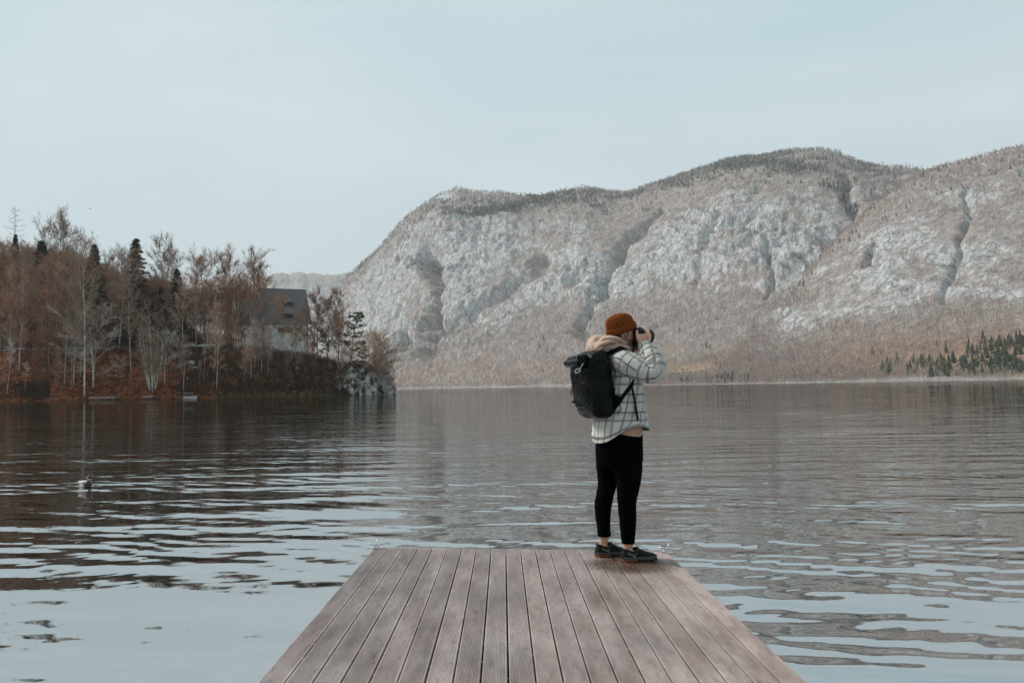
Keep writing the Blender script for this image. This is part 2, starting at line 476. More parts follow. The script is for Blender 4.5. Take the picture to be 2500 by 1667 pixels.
GULLY = [([(1035, 640), (1062, 700), (1066, 770), (1050, 830), (1038, 870)], 16, 55), ([(1330, 640), (1240, 720), (1130, 790), (1080, 810)], 16, 25),
         ([(1600, 520), (1500, 640), (1440, 760), (1420, 830)], 13, 26), ([(2060, 450), (2075, 500), (2085, 545)], 14, 26),
         ([(1000, 830), (970, 880), (945, 910)], 10, 35), ([(1870, 600), (1890, 690), (1880, 740)], 8, 14),
         ([(2365, 470), (2380, 530), (2330, 650), (2300, 740)], 9, 7), ([(2140, 600), (2120, 650)], 7, 14), ([(1760, 560), (1700, 700)], 8, 9)]

def mountain(name, label, crest, rc_fn, nx, nt_, x0, x1, seed, shape, back=0.75, shore=shore_depth, base_drop=2.0, rough=1.0, rocky=0.0, litter=1.0, lower=0.0):
    px = np.linspace(x0, x1, nx)
    cx, cy = zip(*crest)
    cyp = np.interp(px, cx, cy) + np.interp(px, [1100, 1400], [lower * .45, lower])
    # small teeth on the skyline
    cyp = cyp + np.interp(px, [1100, 1500], [9.0, 5.0]) * fbm(np.stack([px / 38.0, px * 0 + seed, px * 0], 1), 4, seed + 3, 0.6) * rough
    rs = shore(px); rc = np.maximum(rc_fn(px), rs + 60)
    up = np.stack([ray(x, y) for x, y in zip(px, cyp)]); up = up / up[:, 1:2]
    zc = CAMZ + up[:, 2] * rc
    tt = np.concatenate([[-0.04], np.linspace(0, 1, nt_), [1.06, 1.2, 1.45, 1.9]])
    g = np.interp(tt, *zip(*([(-0.04, -0.02)] + shape + [(1.06, 0.97), (1.2, 0.9), (1.45, back), (1.9, back * 0.6)])))
    Yd = rs[None, :] + (rc - rs)[None, :] * tt[:, None]
    Z = np.where(tt[:, None] < 0, -base_drop, g[:, None] * zc[None, :])
    kx = ((px - IW / 2) / FPX)[None, :]
    Xw = kx * Yd * 1.0
    V = np.stack([Xw, Yd, Z], -1)
    # displacement along the slope normal
    du = np.gradient(V, axis=1); dv = np.gradient(V, axis=0)
    nrm = np.cross(du, dv); nrm /= np.linalg.norm(nrm, axis=2, keepdims=True) + 1e-9
    nrm[nrm[..., 2] < 0] *= -1
    F = V.reshape(-1, 3)
    big = fbm(F * (1 / 260., 1 / 260., 1 / 200.) + seed, 4, seed, 0.5, True) - 0.3
    mid = fbm((F @ Matrix.Rotation(0.35, 3, 'Y')) * (1 / 44., 1 / 44., 1 / 120.) + seed, 4, seed + 11, 0.55, True) - 0.3
    fin = fbm((F @ Matrix.Rotation(0.25, 3, 'Y')) * (1 / 13., 1 / 13., 1 / 40.), 3, seed + 23, 0.6, True) - 0.3
    w = (sstep(0.0, 0.2, tt) * (1 - 0.85 * sstep(0.86, 1.0, tt)))[:, None] * np.ones((1, nx))
    rp, cp = proj(F); PX = rp.reshape(Z.shape); PY = cp.reshape(Z.shape)
    wx = 55 * fbm(F / 120.0 + 5, 3, seed + 31).reshape(Z.shape) + 26 * fbm(F / 32.0 + 9, 3, seed + 32).reshape(Z.shape)
    wy = 45 * fbm(F / 110.0 + 15, 3, seed + 33).reshape(Z.shape) + 22 * fbm(F / 30.0 + 19, 3, seed + 34).reshape(Z.shape)
    PX, PY = PX + wx, PY + wy
    rock = blobs(PX, PY, ROCK) - blobs(PX, PY, VEG)
    cliff = np.clip(0.35 + rock, 0.2, 1.1)
    amp = rough * (zc / 450.0)[None, :]
    # slabs and ledges: stepped bands that climb to the right, broken by sharp ribs
    W = F + 22 * np.stack([fbm(F / 60.0 + k, 3, seed + 50 + k) for k in (0, 1, 2)], 1)
    tz = W[:, 2] - 0.42 * W[:, 0] + 0.1 * W[:, 1]
    st = tz / 52.0 + 0.5 * fbm(W / 90.0, 2, seed + 60); fr = st - np.floor(st)
    ledge = (np.where(fr < .72, fr / .72, (1 - fr) / .28) ** 0.8 - .5)
    st2 = (tz + .5 * W[:, 0]) / 19.0 + fbm(W / 40.0, 2, seed + 61); fr2 = st2 - np.floor(st2)
    ledge2 = np.where(fr2 < .75, fr2 / .75, (1 - fr2) / .25) - .5
    rib = 1 - np.abs(fbm(W * (1 / 42., 1 / 42., 1 / 110.), 4, seed + 62, .55)) * 3.2
    rs_ = lambda a_: a_.reshape(Z.shape)
    disp = w * amp * (15 * rs_(big) + cliff * (7.5 * rs_(mid) + 5 * rs_(fin) + 14 * rs_(ledge) + 5 * rs_(ledge2) + 9 * (rs_(rib) - .6)))
    for pts, wd, dp in GULLY:
        disp -= w * dp * np.exp(-(poly_dist(PX, PY, pts) / wd) ** 2)
    V = V + nrm * disp[..., None]
    F = V.reshape(-1, 3)
    rp, cp = proj(F); PX0 = rp.reshape(Z.shape); PY0 = cp.reshape(Z.shape); PX = PX0 + wx; PY = PY0 + wy
    gu = np.gradient(V, axis=1); gv = np.gradient(V, axis=0); nn_ = np.cross(gu, gv)
    nz = np.abs(nn_[..., 2]) / (np.linalg.norm(nn_, axis=2) + 1e-9)
    rel = np.clip((horizon_y(px)[None, :] - PY0) / (horizon_y(px) - cyp)[None, :], 0, 1.0)     # 0 shore .. 1 crest
    rockA = 0.02 + rocky + 0.30 * np.exp(-((rel - 0.60) / 0.28) ** 2) + 0.75 * rock + 1.25 * np.clip(0.66 - nz, -.4, .4) * sstep(.12, .3, rel) - 0.6 * (1 - sstep(0.16, 0.34, rel)) - 0.45 * sstep(0.86, 0.97, rel)
    con = 0.85 * blobs(PX, PY, CONIF) + 0.10 * sstep(0.84, 0.95, rel) - 0.28
    lit = 0.62 - 0.9 * sstep(0.05, 0.45, rel) + 0.3 * sstep(1300, 2200, PX)
    snow = blobs(PX, PY, SNOW)
    mead = np.clip(2.5 * blobs(PX0, PY0, MEADOW) - 0.6, 0, 1) * litter
    lit = lit * litter * sstep(.004, .03, rel)
    rockA[:2] = 0.3; rockA[2] = -.2
    me = mesh_np(name, F, grid_faces(len(tt), nx), True,
                 {'rock': rockA.ravel(), 'conifer': con.ravel(), 'litter': lit.ravel(), 'snow': snow.ravel(), 'meadow': mead.ravel()})
    o = link(name, me, MAT_MTN)
    tag(o, label, kind='structure')
    patch = fbm(F / 45.0 + 3, 3, seed + 41).reshape(Z.shape)
    return dict(V=V, px=PX0, py=PY0, patch=patch, rel=rel, con=con, rock=rockA, tt=tt, o=o)

S = 2500 / 2352.0
CREST_A = [(560, 935), (700, 880), (770, 800), (805, 735)] + [(x * S, y * S) for x, y in ((770, 665), (790, 640), (830, 600), (870, 568), (905, 528), (940, 492), (985, 463), (1020, 440), (1060, 432),
    (1100, 439), (1150, 440), (1200, 446), (1240, 447), (1290, 440), (1350, 430), (1420, 436), (1460, 436), (1520, 415), (1580, 397),
    (1640, 378), (1690, 360), (1750, 353), (1800, 345), (1850, 340), (1890, 341), (1930, 350), (1985, 372), (2040, 383), (2110, 391),
    (2160, 400), (2300, 430), (2600, 520), (2900, 560))]
SHAPE_A = [(0, 0.002), (0.02, 0.012), (0.10, 0.055), (0.22, 0.15), (0.34, 0.27), (0.44, 0.42), (0.56, 0.60), (0.68, 0.75), (0.80, 0.86), (0.90, 0.94), (1.0, 1.0)]
mtn_a = mountain('mountain', 'long limestone mountain with cliffs across the lake', CREST_A,
                 lambda p: np.interp(p, [600, 850, 1000, 1300, 1600, 1900, 2300, 2900], [2100, 2150, 2120, 2050, 1950, 1850, 1750, 1700]),
                 1000, 300, 600, 2900, 5, SHAPE_A, lower=13.0)
CREST_B = [(1500, 925), (1620, 900), (1720, 852), (1800, 800), (1900, 722), (2000, 626), (2100, 530), (2200, 458), (2262, 420), (2320, 402), (2400, 384), (2500, 359),
           (2600, 345), (2800, 340), (3100, 400)]
SHAPE_B = [(0, 0.0025), (0.03, 0.02), (0.12, 0.075), (0.25, 0.19), (0.38, 0.34), (0.5, 0.5), (0.64, 0.67), (0.78, 0.82), (0.9, 0.93), (1.0, 1.0)]
mtn_b = mountain('mountain', 'nearer mountain spur with pale crags at the right edge', CREST_B,
                 lambda p: np.interp(p, [1500, 1720, 1900, 2100, 2262, 2500, 2800, 3100], [960, 1010, 1090, 1180, 1220, 1180, 1120, 1100]),
                 760, 230, 1560, 3100, 41, SHAPE_B, shore=lambda p: shore_depth(p) - 6, rough=0.8, lower=9.0)
CREST_C = [(-400, 640), (200, 660), (430, 705), (500, 690), (560, 678), (590, 676), (640, 682), (690, 676), (735, 671), (780, 680), (800, 681), (840, 676), (1000, 670), (1300, 720)]
mtn_c = mountain('mountain', 'far pale mountain range behind the house', CREST_C, lambda p: np.full(np.shape(p), 5200.0),
                 420, 120, -400, 1300, 77, [(0, 0.01), (0.3, 0.12), (0.6, 0.35), (0.78, 0.6), (0.86, 0.9), (1.0, 1.0)],
                 shore=lambda p: np.full(np.shape(p), 3000.0), rough=1.6, rocky=0.35, litter=0.0, lower=-16.0)

# haze: the moist air over the lake
def build_haze():
    me = MB().box((0, 4300, 495), (13600, 9000, 1025)).mesh('haze')
    m = bpy.data.materials.new('haze_air'); m.use_nodes = True
    t = m.node_tree; t.nodes.clear()
    o = t.nodes.new('ShaderNodeOutputMaterial'); v = t.nodes.new('ShaderNodeVolumePrincipled')
    v.inputs['Color'].default_value = (0.97, 0.985, 1.0, 1)
    v.inputs['Density'].default_value = 0.0001
    v.inputs['Anisotropy'].default_value = 0.2
    t.links.new(v.outputs[0], o.inputs['Volume'])
    ob = link('haze', me, m)
    tag(ob, kind='stuff')
build_haze()

# ------------------------------------------------------------------ woods on the mountain sides (too many and far to count)
def twig_material(name='far_twigs', k=(1, 1, 1)):
    m, t, b, N, L = new_mat(name)
    c = ramp_node(t, attr_node(t, 'tone'), [(p, tuple(x * y for x, y in zip(c_, k))) for p, c_ in ((0.0, (0.31, 0.25, 0.23)), (0.55, (0.48, 0.4, 0.372)), (0.8, (0.62, 0.55, 0.52)), (1.0, (0.76, 0.71, 0.68)))])
    L.new(c, b.inputs['Base Color']); b.inputs['Roughness'].default_value = 1.0; b.inputs['Specular IOR Level'].default_value = 0.0
    return m
def needle_material(name, dark, light):
    m, t, b, N, L = new_mat(name)
    n = noise_node(t, 3.0, 3.0, 0.6, geo_pos(t))
    c = ramp_node(t, n.outputs['Fac'], [(0.3, dark), (0.7, light)])
    L.new(c, b.inputs['Base Color']); b.inputs['Roughness'].default_value = 0.9; b.inputs['Specular IOR Level'].default_value = 0.1
    return m
MAT_FARTWIG = twig_material(); MAT_FARTWIG2 = twig_material('far_warm_twigs', (1.06, .98, .92))
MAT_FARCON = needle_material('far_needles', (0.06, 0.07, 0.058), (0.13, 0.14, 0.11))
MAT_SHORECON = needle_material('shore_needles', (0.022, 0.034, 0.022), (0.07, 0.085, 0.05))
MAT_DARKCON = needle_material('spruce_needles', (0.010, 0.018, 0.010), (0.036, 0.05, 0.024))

def sample_sites(mt, n, prob, rng, rows=None):
    nr, nc = mt['rel'].shape
    out = []
    while sum(len(o) for o in out) < n:
        r = rng.uniform(*(rows or (2, nr - 6)), 40000); c = rng.uniform(0, nc - 2, 40000)
        i, j = r.astype(int), c.astype(int)
        k = rng.random(40000) < prob(i, j)
        i, j, fr, fc = i[k], j[k], r[k] - i[k], c[k] - j[k]
        V = mt['V']
        p = V[i, j] * ((1 - fr) * (1 - fc))[:, None] + V[i + 1, j] * (fr * (1 - fc))[:, None] + V[i, j + 1] * ((1 - fr) * fc)[:, None] + V[i + 1, j + 1] * (fr * fc)[:, None]
        out.append(p)
    return np.concatenate(out)[:n]

def far_bare_trees(name, P, rng, hmin, hmax, label, mat=None):
    n = len(P); h = rng.uniform(hmin, hmax, n) * np.clip(rng.normal(1, .15, n), .6, 1.4)
    az = rng.uniform(-0.7, 0.7, n)
    pix = np.clip(P[:, 1] / 853.0, 0.6, 2.2) * .72                   # size of a picture point at that distance
    Vs, Ts = [], []
    def sliver(b, tip, w, tone):
        s = np.stack([np.cos(az), np.sin(az), az * 0], 1) * w[:, None]
        Vs.append(np.stack([b - s, b + s, tip], 1)); Ts.append(np.repeat(tone[:, None], 3, 1))
    lean = rng.normal(0, .04, (n, 2))
    top = P + np.stack([lean[:, 0] * h, lean[:, 1] * h, h * .9], 1)
    pale = np.where(rng.random(n) < .3, rng.uniform(.75, 1.0, n), rng.uniform(.45, .75, n))
    sliver(P + (0, 0, -1.0), top, 0.10 + 0.13 * pix * rng.uniform(.5, 1.2, n), pale)
    base_t = rng.uniform(.1, .7, n)
    for k in range(6):
        u = rng.uniform(.25, .75, n)
        b = P + (top - P) * u[:, None]
        a = rng.uniform(0, 2 * np.pi, n); r = h * rng.uniform(.08, .27, n) * (1.1 - u * .5)
        tip = b + np.stack([np.cos(a) * r, np.sin(a) * r, h * rng.uniform(.12, .4, n)], 1)
        sliver(b, tip, 0.12 * pix * rng.uniform(.6, 1.5, n), np.clip(base_t + rng.normal(0, .08, n), 0, 1))
        sliver(tip, (b + tip) / 2, 0.42 * pix * rng.uniform(.5, 1.4, n), np.clip(base_t * .8 + rng.normal(0, .1, n), 0, 1))
    V = np.concatenate(Vs).reshape(-1, 3); T = np.concatenate(Ts).ravel()
    o = link(name, mesh_np(name, V, np.arange(len(V)).reshape(-1, 3), False, {'tone': T}), mat or MAT_FARTWIG)
    tag(o, label, 'wood', kind='stuff')

def far_conifers(name, P, rng, hmin, hmax, label):
    n = len(P); h = rng.uniform(hmin, hmax, n); Vs = []
    for z0, z1, w in ((.08, .55, .2), (.35, .8, .15), (.62, 1.0, .095)):
        a0 = rng.uniform(0, 6.28, n); R = h * w * rng.uniform(.75, 1.2, n)
        tip = P + np.stack([0 * h, 0 * h, h * z1], 1)
        ring = [P + np.stack([np.cos(a0 + k * 1.2566) * R, np.sin(a0 + k * 1.2566) * R, h * (z0 + rng.uniform(-.04, .04, n))], 1) for k in range(5)]
        for k in range(5):
            Vs.append(np.stack([ring[k], ring[(k + 1) % 5], tip], 1))
    V = np.concatenate(Vs).reshape(-1, 3)
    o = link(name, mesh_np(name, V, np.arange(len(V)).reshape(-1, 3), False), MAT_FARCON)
    tag(o, label, 'wood', kind='stuff')

_rng = np.random.default_rng(11)
def _pb(mt, lo=0.003, rock_cut=0.42):
    rel, rock, tt = mt['rel'], mt['rock'], mt['tt']
    w = np.clip(1.15 - np.clip(rock, 0, 1) / rock_cut, 0.03, 1) * (rel > lo) * np.where(rel < .4, 1, .55) * (tt[:, None] < 1.02)
    w = w * np.where(blobs(mt['px'], mt['py'], MEADOW) > .35, .03, 1)
    w = w * np.where((mt['px'] > 2235) & (mt['py'] > 925 - 100 * np.clip((mt['px'] - 2230) / 270, 0, 1)), .2, 1)
    return lambda i, j: w[i, j]
far_bare_trees('bare_wood', sample_sites(mtn_b, 20000, _pb(mtn_b), _rng), _rng, 3.5, 8, 'bare grey brown wood on the nearer mountain spur', MAT_FARTWIG2)
far_bare_trees('bare_wood', sample_sites(mtn_a, 30000, _pb(mtn_a), _rng), _rng, 5, 11, 'bare grey brown wood along the foot of the long mountain')
_fringe = lambda mt: (lambda i, j: np.where((mt['px'][i, j] > 820) & (mt['patch'][i, j] > -.12), 1.0, .25))
far_bare_trees('shore_brush', sample_sites(mtn_b, 2600, _fringe(mtn_b), _rng, (1.15, 7)), _rng, 1.5, 4.5, 'bare brush fringing the far shore at the right', MAT_FARTWIG2)
far_bare_trees('shore_brush', sample_sites(mtn_a, 3600, _fringe(mtn_a), _rng, (1.15, 7)), _rng, 2.5, 6.5, 'bare brush fringing the far shore in the middle')
def _pc(mt):
    w = np.clip(mt['con'] * 1.2, 0.0, 1) * np.clip(mt['patch'] * 5 + .45, 0, 1) + .016 * (mt['rel'] > .86) + .003 * (mt['rel'] < .3) * (mt['tt'][:, None] < 1.02) * (mt['rel'] > .02)
    return lambda i, j: w[i, j]
far_conifers('spruce_wood', sample_sites(mtn_a, 6000, _pc(mtn_a), _rng), _rng, 4, 9.5, 'dark spruce wood along the top of the long mountain')
far_conifers('spruce_wood', sample_sites(mtn_b, 260, _pc(mtn_b), _rng), _rng, 4, 8, 'scattered dark spruces on the nearer mountain spur')

# the spruces near the far shore that can be told apart
def shore_spruce_mesh(seed):
    r = random.Random(seed); mb = MB()
    mb.tube([(0, 0, -.05), (0, 0, .5)], [.02, .012], 4)
    T = 6
    for i in range(T):
        z0 = .06 + .8 * i / T; z1 = min(1.0, z0 + .26); R = .21 * (1 - i / (T + .6)) * r.uniform(.85, 1.15); n = 9
        ring = []
        for k in range(n):
            a = 6.283 * k / n + r.uniform(-.2, .2); q = R * r.uniform(.6, 1.25)
            ring.append((q * math.cos(a), q * math.sin(a), z0 + r.uniform(-.04, .02)))
        n0 = len(mb.v)
        mb.add(ring + [(0, 0, z1), (0, 0, z0 + .04)], [(k, (k + 1) % n, n) for k in range(n)] + [((k + 1) % n, k, n + 1) for k in range(n)])
    return mb.mesh('shore_spruce')
def place_shore_spruces():
    meshes = [shore_spruce_mesh(s) for s in range(5)]
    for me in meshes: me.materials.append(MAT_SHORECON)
    r = random.Random(4); V, PX, PY, tt = mtn_b['V'], mtn_b['px'], mtn_b['py'], mtn_b['tt']
    ok = (tt[:, None] >= 0) & (tt[:, None] < .7) & (PX > 1560)
    idx = np.argwhere(ok); fx, fy = PX[ok], PY[ok]
    def put(px, py, h):
        k = np.argmin((fx - px) ** 2 + (fy - py) ** 2)
        p = V[tuple(idx[k])]
        o = bpy.data.objects.new('shore_spruce', r.choice(meshes)); COL.objects.link(o)
        o.location = p; o.rotation_euler = (0, 0, r.uniform(0, 6.28)); o.scale = (h * r.uniform(.75, 1.5),) * 2 + (h,)
        left = px < 1850; tall = 'tall' if h > 7 else ('small' if h < 4.5 else 'middling')
        zone = ('the shore left of the bare gap' if px < 1690 else 'the shore by the meadow') if left else ('the open shore' if px < 2235 else 'the left of the thicket' if px < 2310 else 'mid thicket' if px < 2400 else 'the right edge')
        row = 'upper rows' if py < 870 else 'middle rows' if py < 900 else 'lowest rows'
        tag(o, f'{tall} dark spruce on {zone}' if left else f'{tall} dark green spruce in the {row} at {zone}',
            'tree', 'spruces by the far shore meadow' if left else 'spruces above the right shore')
    for c, n, s in ((1640, 9, 18), (1672, 8, 12), (1720, 7, 14), (1765, 10, 18), (1780, 6, 10), (1820, 4, 15)):
        for _ in range(n): put(r.gauss(c, s * .6), r.uniform(926, 936), r.uniform(4, 9.5))
    for _ in range(200):
        u = r.random() ** .7
        x = 2230 + 275 * u; top = 922 - 30 - 70 * (u ** 1.1)
        put(x, r.uniform(top, 922 - 8 * u), 3.0 + 7 * r.random() ** 1.5)
    for x, y in ((2170, 914), (2175, 908), (2190, 890), (2215, 915), (2222, 908), (2155, 905), (2230, 888), (2255, 880), (2310, 860), (2365, 850),
                 (2175, 900), (2165, 893), (2400, 838), (2440, 845), (2490, 836), (2465, 842), (2395, 852), (2420, 848), (1330 + 800, 866)):
        put(x, y, r.uniform(7, 11))
place_shore_spruces()

# ------------------------------------------------------------------ jetty
VPX, VPY = 1228.0, 977.0                                   # where the boards run to
_D = Vector(ray(VPX, VPY)).normalized()
_a, _b = Vector(ray(914, 1335)), Vector(ray(1626, 1345))
_t = _a.dot(_D) / _b.dot(_D)
JW = 2.16                                                  # width of the jetty
_s = JW / (_b * _t - _a).length
J_L = Vector(CP) + _a * _s                                 # far left and far right corners of the deck
J_R = Vector(CP) + _b * (_s * _t)
J_X = (J_R - J_L).normalized(); J_Y = _D; J_Z = J_X.cross(J_Y).normalized()
J_M = Matrix(((J_X.x, J_Y.x, J_Z.x, J_L.x), (J_X.y, J_Y.y, J_Z.y, J_L.y), (J_X.z, J_Y.z, J_Z.z, J_L.z), (0, 0, 0, 1)))
def deck_hit(px, py):
    d = Vector(ray(px, py)); k = (J_L - Vector(CP)).dot(J_Z) / d.dot(J_Z)
    return Vector(CP) + d * k
print('deck z at far corners', J_L.z, J_R.z, 'depth', J_L.y, J_R.y)

def deck_material():
    m, t, b, N, L = new_mat('deck_boards')
    P = obj_coord(t)
    oi = N.new('ShaderNodeObjectInfo')
    gp = geo_pos(t)
    n1 = noise_node(t, 1.0, 5.0, 0.65, map_node(t, gp, (9, 1.6, 9)))
    n2 = noise_node(t, 1.0, 4.0, 0.7, map_node(t, gp, (60, 9, 60)))
    n3 = noise_node(t, 1.3, 3.0, 0.6, gp)
    base = ramp_node(t, n1.outputs['Fac'], [(0.28, (0.17, 0.122, 0.11)), (0.5, (0.3, 0.238, 0.222)), (0.72, (0.42, 0.355, 0.34))])
    tint = ramp_node(t, oi.outputs['Random'], [(0.0, (0.84, 0.8, 0.79)), (0.5, (0.98, 0.97, 0.97)), (1.0, (1.1, 1.06, 1.05))])
    c = mix_node(t, 1.0, base, tint, 'MULTIPLY')
    dirt = math_node(t, 'MULTIPLY_ADD', math_node(t, 'SUBTRACT', n2.outputs['Fac'], 0.56), 5.0, 0.0, True)
    c = mix_node(t, math_node(t, 'MULTIPLY', dirt, 0.75), c, (0.05, 0.045, 0.04))
    green = math_node(t, 'MULTIPLY_ADD', math_node(t, 'SUBTRACT', n3.outputs['Fac'], 0.54), 4.0, 0.0, True)
    c = mix_node(t, math_node(t, 'MULTIPLY', green, 0.5), c, (0.12, 0.125, 0.115))
    n5 = noise_node(t, 1.0, 5.0, 0.7, map_node(t, gp, (14, 3.0, 14), (0, 0, 0), (4, 8, 0)))
    stain = math_node(t, 'MULTIPLY_ADD', math_node(t, 'SUBTRACT', n5.outputs['Fac'], 0.55), 6.0, 0.0, True)
    c = mix_node(t, math_node(t, 'MULTIPLY', stain, 0.3), c, (0.07, 0.055, 0.05))
    # damp, rusty stain under the shoes, with their contact shade and orange reflection painted in
    wet_shade = N.new('ShaderNodeVectorMath'); wet_shade.operation = 'DISTANCE'; L.new(gp, wet_shade.inputs[0])
    wet_shade.inputs[1].default_value = tuple(deck_hit(1540, 1378))
    wr = math_node(t, 'SUBTRACT', 0.36, math_node(t, 'ADD', wet_shade.outputs['Value'], math_node(t, 'MULTIPLY', math_node(t, 'SUBTRACT', n2.outputs['Fac'], .5), .35)))
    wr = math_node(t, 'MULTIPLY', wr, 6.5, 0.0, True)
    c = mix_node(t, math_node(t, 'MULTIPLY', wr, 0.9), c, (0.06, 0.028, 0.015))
    L.new(c, b.inputs['Base Color'])
    rg = math_node(t, 'MULTIPLY_ADD', n1.outputs['Fac'], 0.25, 0.36)
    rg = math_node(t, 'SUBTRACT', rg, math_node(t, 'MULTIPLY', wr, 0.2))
    L.new(rg, b.inputs['Roughness']); b.inputs['Specular IOR Level'].default_value = 0.55
    bump_node(t, n2.outputs['Fac'], 0.25, 0.002, b)
    return m
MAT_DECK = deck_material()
MAT_BEAM = mottled('jetty_beam', [(0.05, 0.04, 0.033), (0.1, 0.08, 0.065)], 8, 0.8)
MAT_GAPBLOCK = mottled('gap_blocker_black', [(0.006, 0.006, 0.006), (0.014, 0.013, 0.012)], 12, .9, spec=.1)
MAT_FLOAT = mottled('float_drum', [(0.03, 0.035, 0.04), (0.06, 0.065, 0.07)], 3, 0.5)
MAT_CLEAT = mottled('galvanised', [(0.5, 0.51, 0.52), (0.68, 0.69, 0.7)], 60, 0.35, metal=0.6)

jetty = empty('jetty')
jetty.matrix_world = J_M
tag(jetty, 'grooved brown grey board jetty reaching into the lake', 'jetty')
NB = 20; PITCHB = JW / NB; GAP = 0.0065; BL = J_L.y / _D.y + 1.9; TH = 0.026
def board_mesh():
    w = PITCHB - GAP
    prof = [(-w / 2, -TH), (-w / 2, -0.003), (-w / 2 + 0.003, 0.0)]
    ng = 15; g0 = -w / 2 + 0.007; gp = (w - 0.014) / ng
    for k in range(ng):
        x = g0 + gp * k
        prof += [(x + gp * .12, 0.0), (x + gp * .3, -0.0022), (x + gp * .62, -0.0022), (x + gp * .8, 0.0)]
    prof += [(w / 2 - 0.003, 0.0), (w / 2, -0.003), (w / 2, -TH)]
    n = len(prof); ys = [0.0, -BL * .5, -BL]
    V = [(x, y, z) for y in ys for x, z in prof]
    F = [(i * n + k, i * n + (k + 1) % n, (i + 1) * n + (k + 1) % n, (i + 1) * n + k) for i in range(len(ys) - 1) for k in range(n)]
    F += [tuple(range(n)), tuple(range(3 * n - 1, 2 * n - 1, -1))]
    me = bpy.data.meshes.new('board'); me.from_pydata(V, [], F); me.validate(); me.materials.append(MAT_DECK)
    return me
_bm = board_mesh(); _r = random.Random(2)
for k in range(NB):
    o = bpy.data.objects.new('board', _bm); COL.objects.link(o); o.parent = jetty
    o.location = (PITCHB * (k + .5) + _r.uniform(-.0009, .0009), _r.uniform(-.006, .004), _r.uniform(-.0012, .0012))
    o.rotation_euler = (0, 0, _r.uniform(-.0002, .0002))
MB().bbox((JW / 2, -BL / 2 - .03, -TH - .016), (JW - .03, BL - .08, .012), .002).build('gap_blocker', MAT_GAPBLOCK, jetty)  # added dark sheet under the boards, keeps bright water from showing through the gaps
for x in (0.1, JW / 2 + .054, JW - 0.1):
    MB().bbox((x, -BL / 2 - .05, -TH - .095), (.07, BL - .12, .14), .004).build('beam', MAT_BEAM, jetty)
for y in [-.1 - 1.2 * i for i in range(int(BL / 1.2))]:
    MB().bbox((JW / 2, y - .06, -TH - .2), (JW - .1, .09, .11), .004).build('cross_beam', MAT_BEAM, jetty)
for y in [-.55 - 1.6 * i for i in range(int(BL / 1.6))]:
    MB().tube([(.25, y, -.5), (.3, y, -.5), (JW - .3, y, -.5), (JW - .25, y, -.5)], [.2, .24, .24, .2], 16).build('float_drum', MAT_FLOAT, jetty)

def cleat(px, py, label, ang):
    p = J_M.inverted() @ deck_hit(px, py)
    root = empty('mooring_cleat'); root.matrix_world = J_M @ Matrix.Translation(p) @ Matrix.Rotation(ang, 4, 'Z')
    tag(root, label, 'cleat', 'mooring cleats at the jetty end')
    MB().bbox((0, 0, .004), (.085, .04, .008), .003).build('base_plate', MAT_CLEAT, root)
    for s in (-1, 1):
        MB().tube([(s * .012, 0, .006), (s * .012, 0, .026)], [.009, .007], 8).build('post', MAT_CLEAT, root)
    MB().tube([(-.062, 0, .034), (-.045, 0, .03), (0, 0, .028), (.045, 0, .03), (.062, 0, .034)], [.004, .007, .008, .007, .004], 8).build('horn', MAT_CLEAT, root)
    MB().tube([(.0, .012, .02), (.002, .016, .045), (.012, .02, .066)], [.006, .0055, .004], 8).build('pin', MAT_CLEAT, root)
cleat(919, 1338, 'pale metal cleat on the far left corner of the jetty', .25)
cleat(1629, 1348, 'pale metal cleat on the far right corner of the jetty', -.35)

# crumbs of leaf and grit on the boards
def crumbs():
    r = random.Random(8); mb = MB()
    def chip(p, s, yaw):
        M = Matrix.Rotation(yaw, 3, 'Z')
        q = [M @ Vector(v) for v in ((-s, -s * .5, 0), (s * .8, -s * .6, 0), (s, s * .5, 0), (-s * .6, s * .6, 0), (0, 0, s * .7))]
        mb.add([p + J_M.to_3x3() @ v for v in q], [(0, 1, 4), (1, 2, 4), (2, 3, 4), (3, 0, 4), (3, 2, 1, 0)])
    for _ in range(420):                                        # thick round the shoes
        px, py = r.gauss(1525, 42), r.gauss(1378, 9)
        if not 1345 < py < 1440: continue
        chip(deck_hit(px, py), r.uniform(.0012, .004), r.uniform(0, 6))
    for _ in range(260):
        x, y = r.uniform(.02, JW - .02), -r.uniform(.02, 4.6)
        chip(J_M @ Vector((x, y, 0)), r.uniform(.001, .0035) * (2.2 if r.random() < .06 else 1), r.uniform(0, 6))
    m, t, b, N, L = new_mat('leaf_crumbs')
    n = noise_node(t, 45.0, 2.0, 0.5, geo_pos(t))
    L.new(ramp_node(t, n.outputs['Fac'], [(0.35, (0.03, 0.02, 0.014)), (0.5, (0.2, 0.075, 0.025)), (0.65, (0.45, 0.38, 0.3))]), b.inputs['Base Color'])
    o = mb.build('leaf_crumbs', m)
    tag(o, 'rusty leaf crumbs and grit scattered on the jetty boards', 'crumbs', kind='stuff')
    mb2 = MB(); mb = mb2
    for k in range(1, NB):                                       # pale seeds caught in the joints
        for _ in range(7):
            chip(J_M @ Vector((PITCHB * k, -r.uniform(.1, 4.5), -.004)), r.uniform(.002, .0042), r.uniform(0, 6))
    o = mb2.build('seeds', mottled('pale_seed', [(0.4, 0.33, 0.24), (0.6, 0.53, 0.42)], 60))
    tag(o, 'pale seeds caught in the joints between boards', 'seeds', kind='stuff')
crumbs()

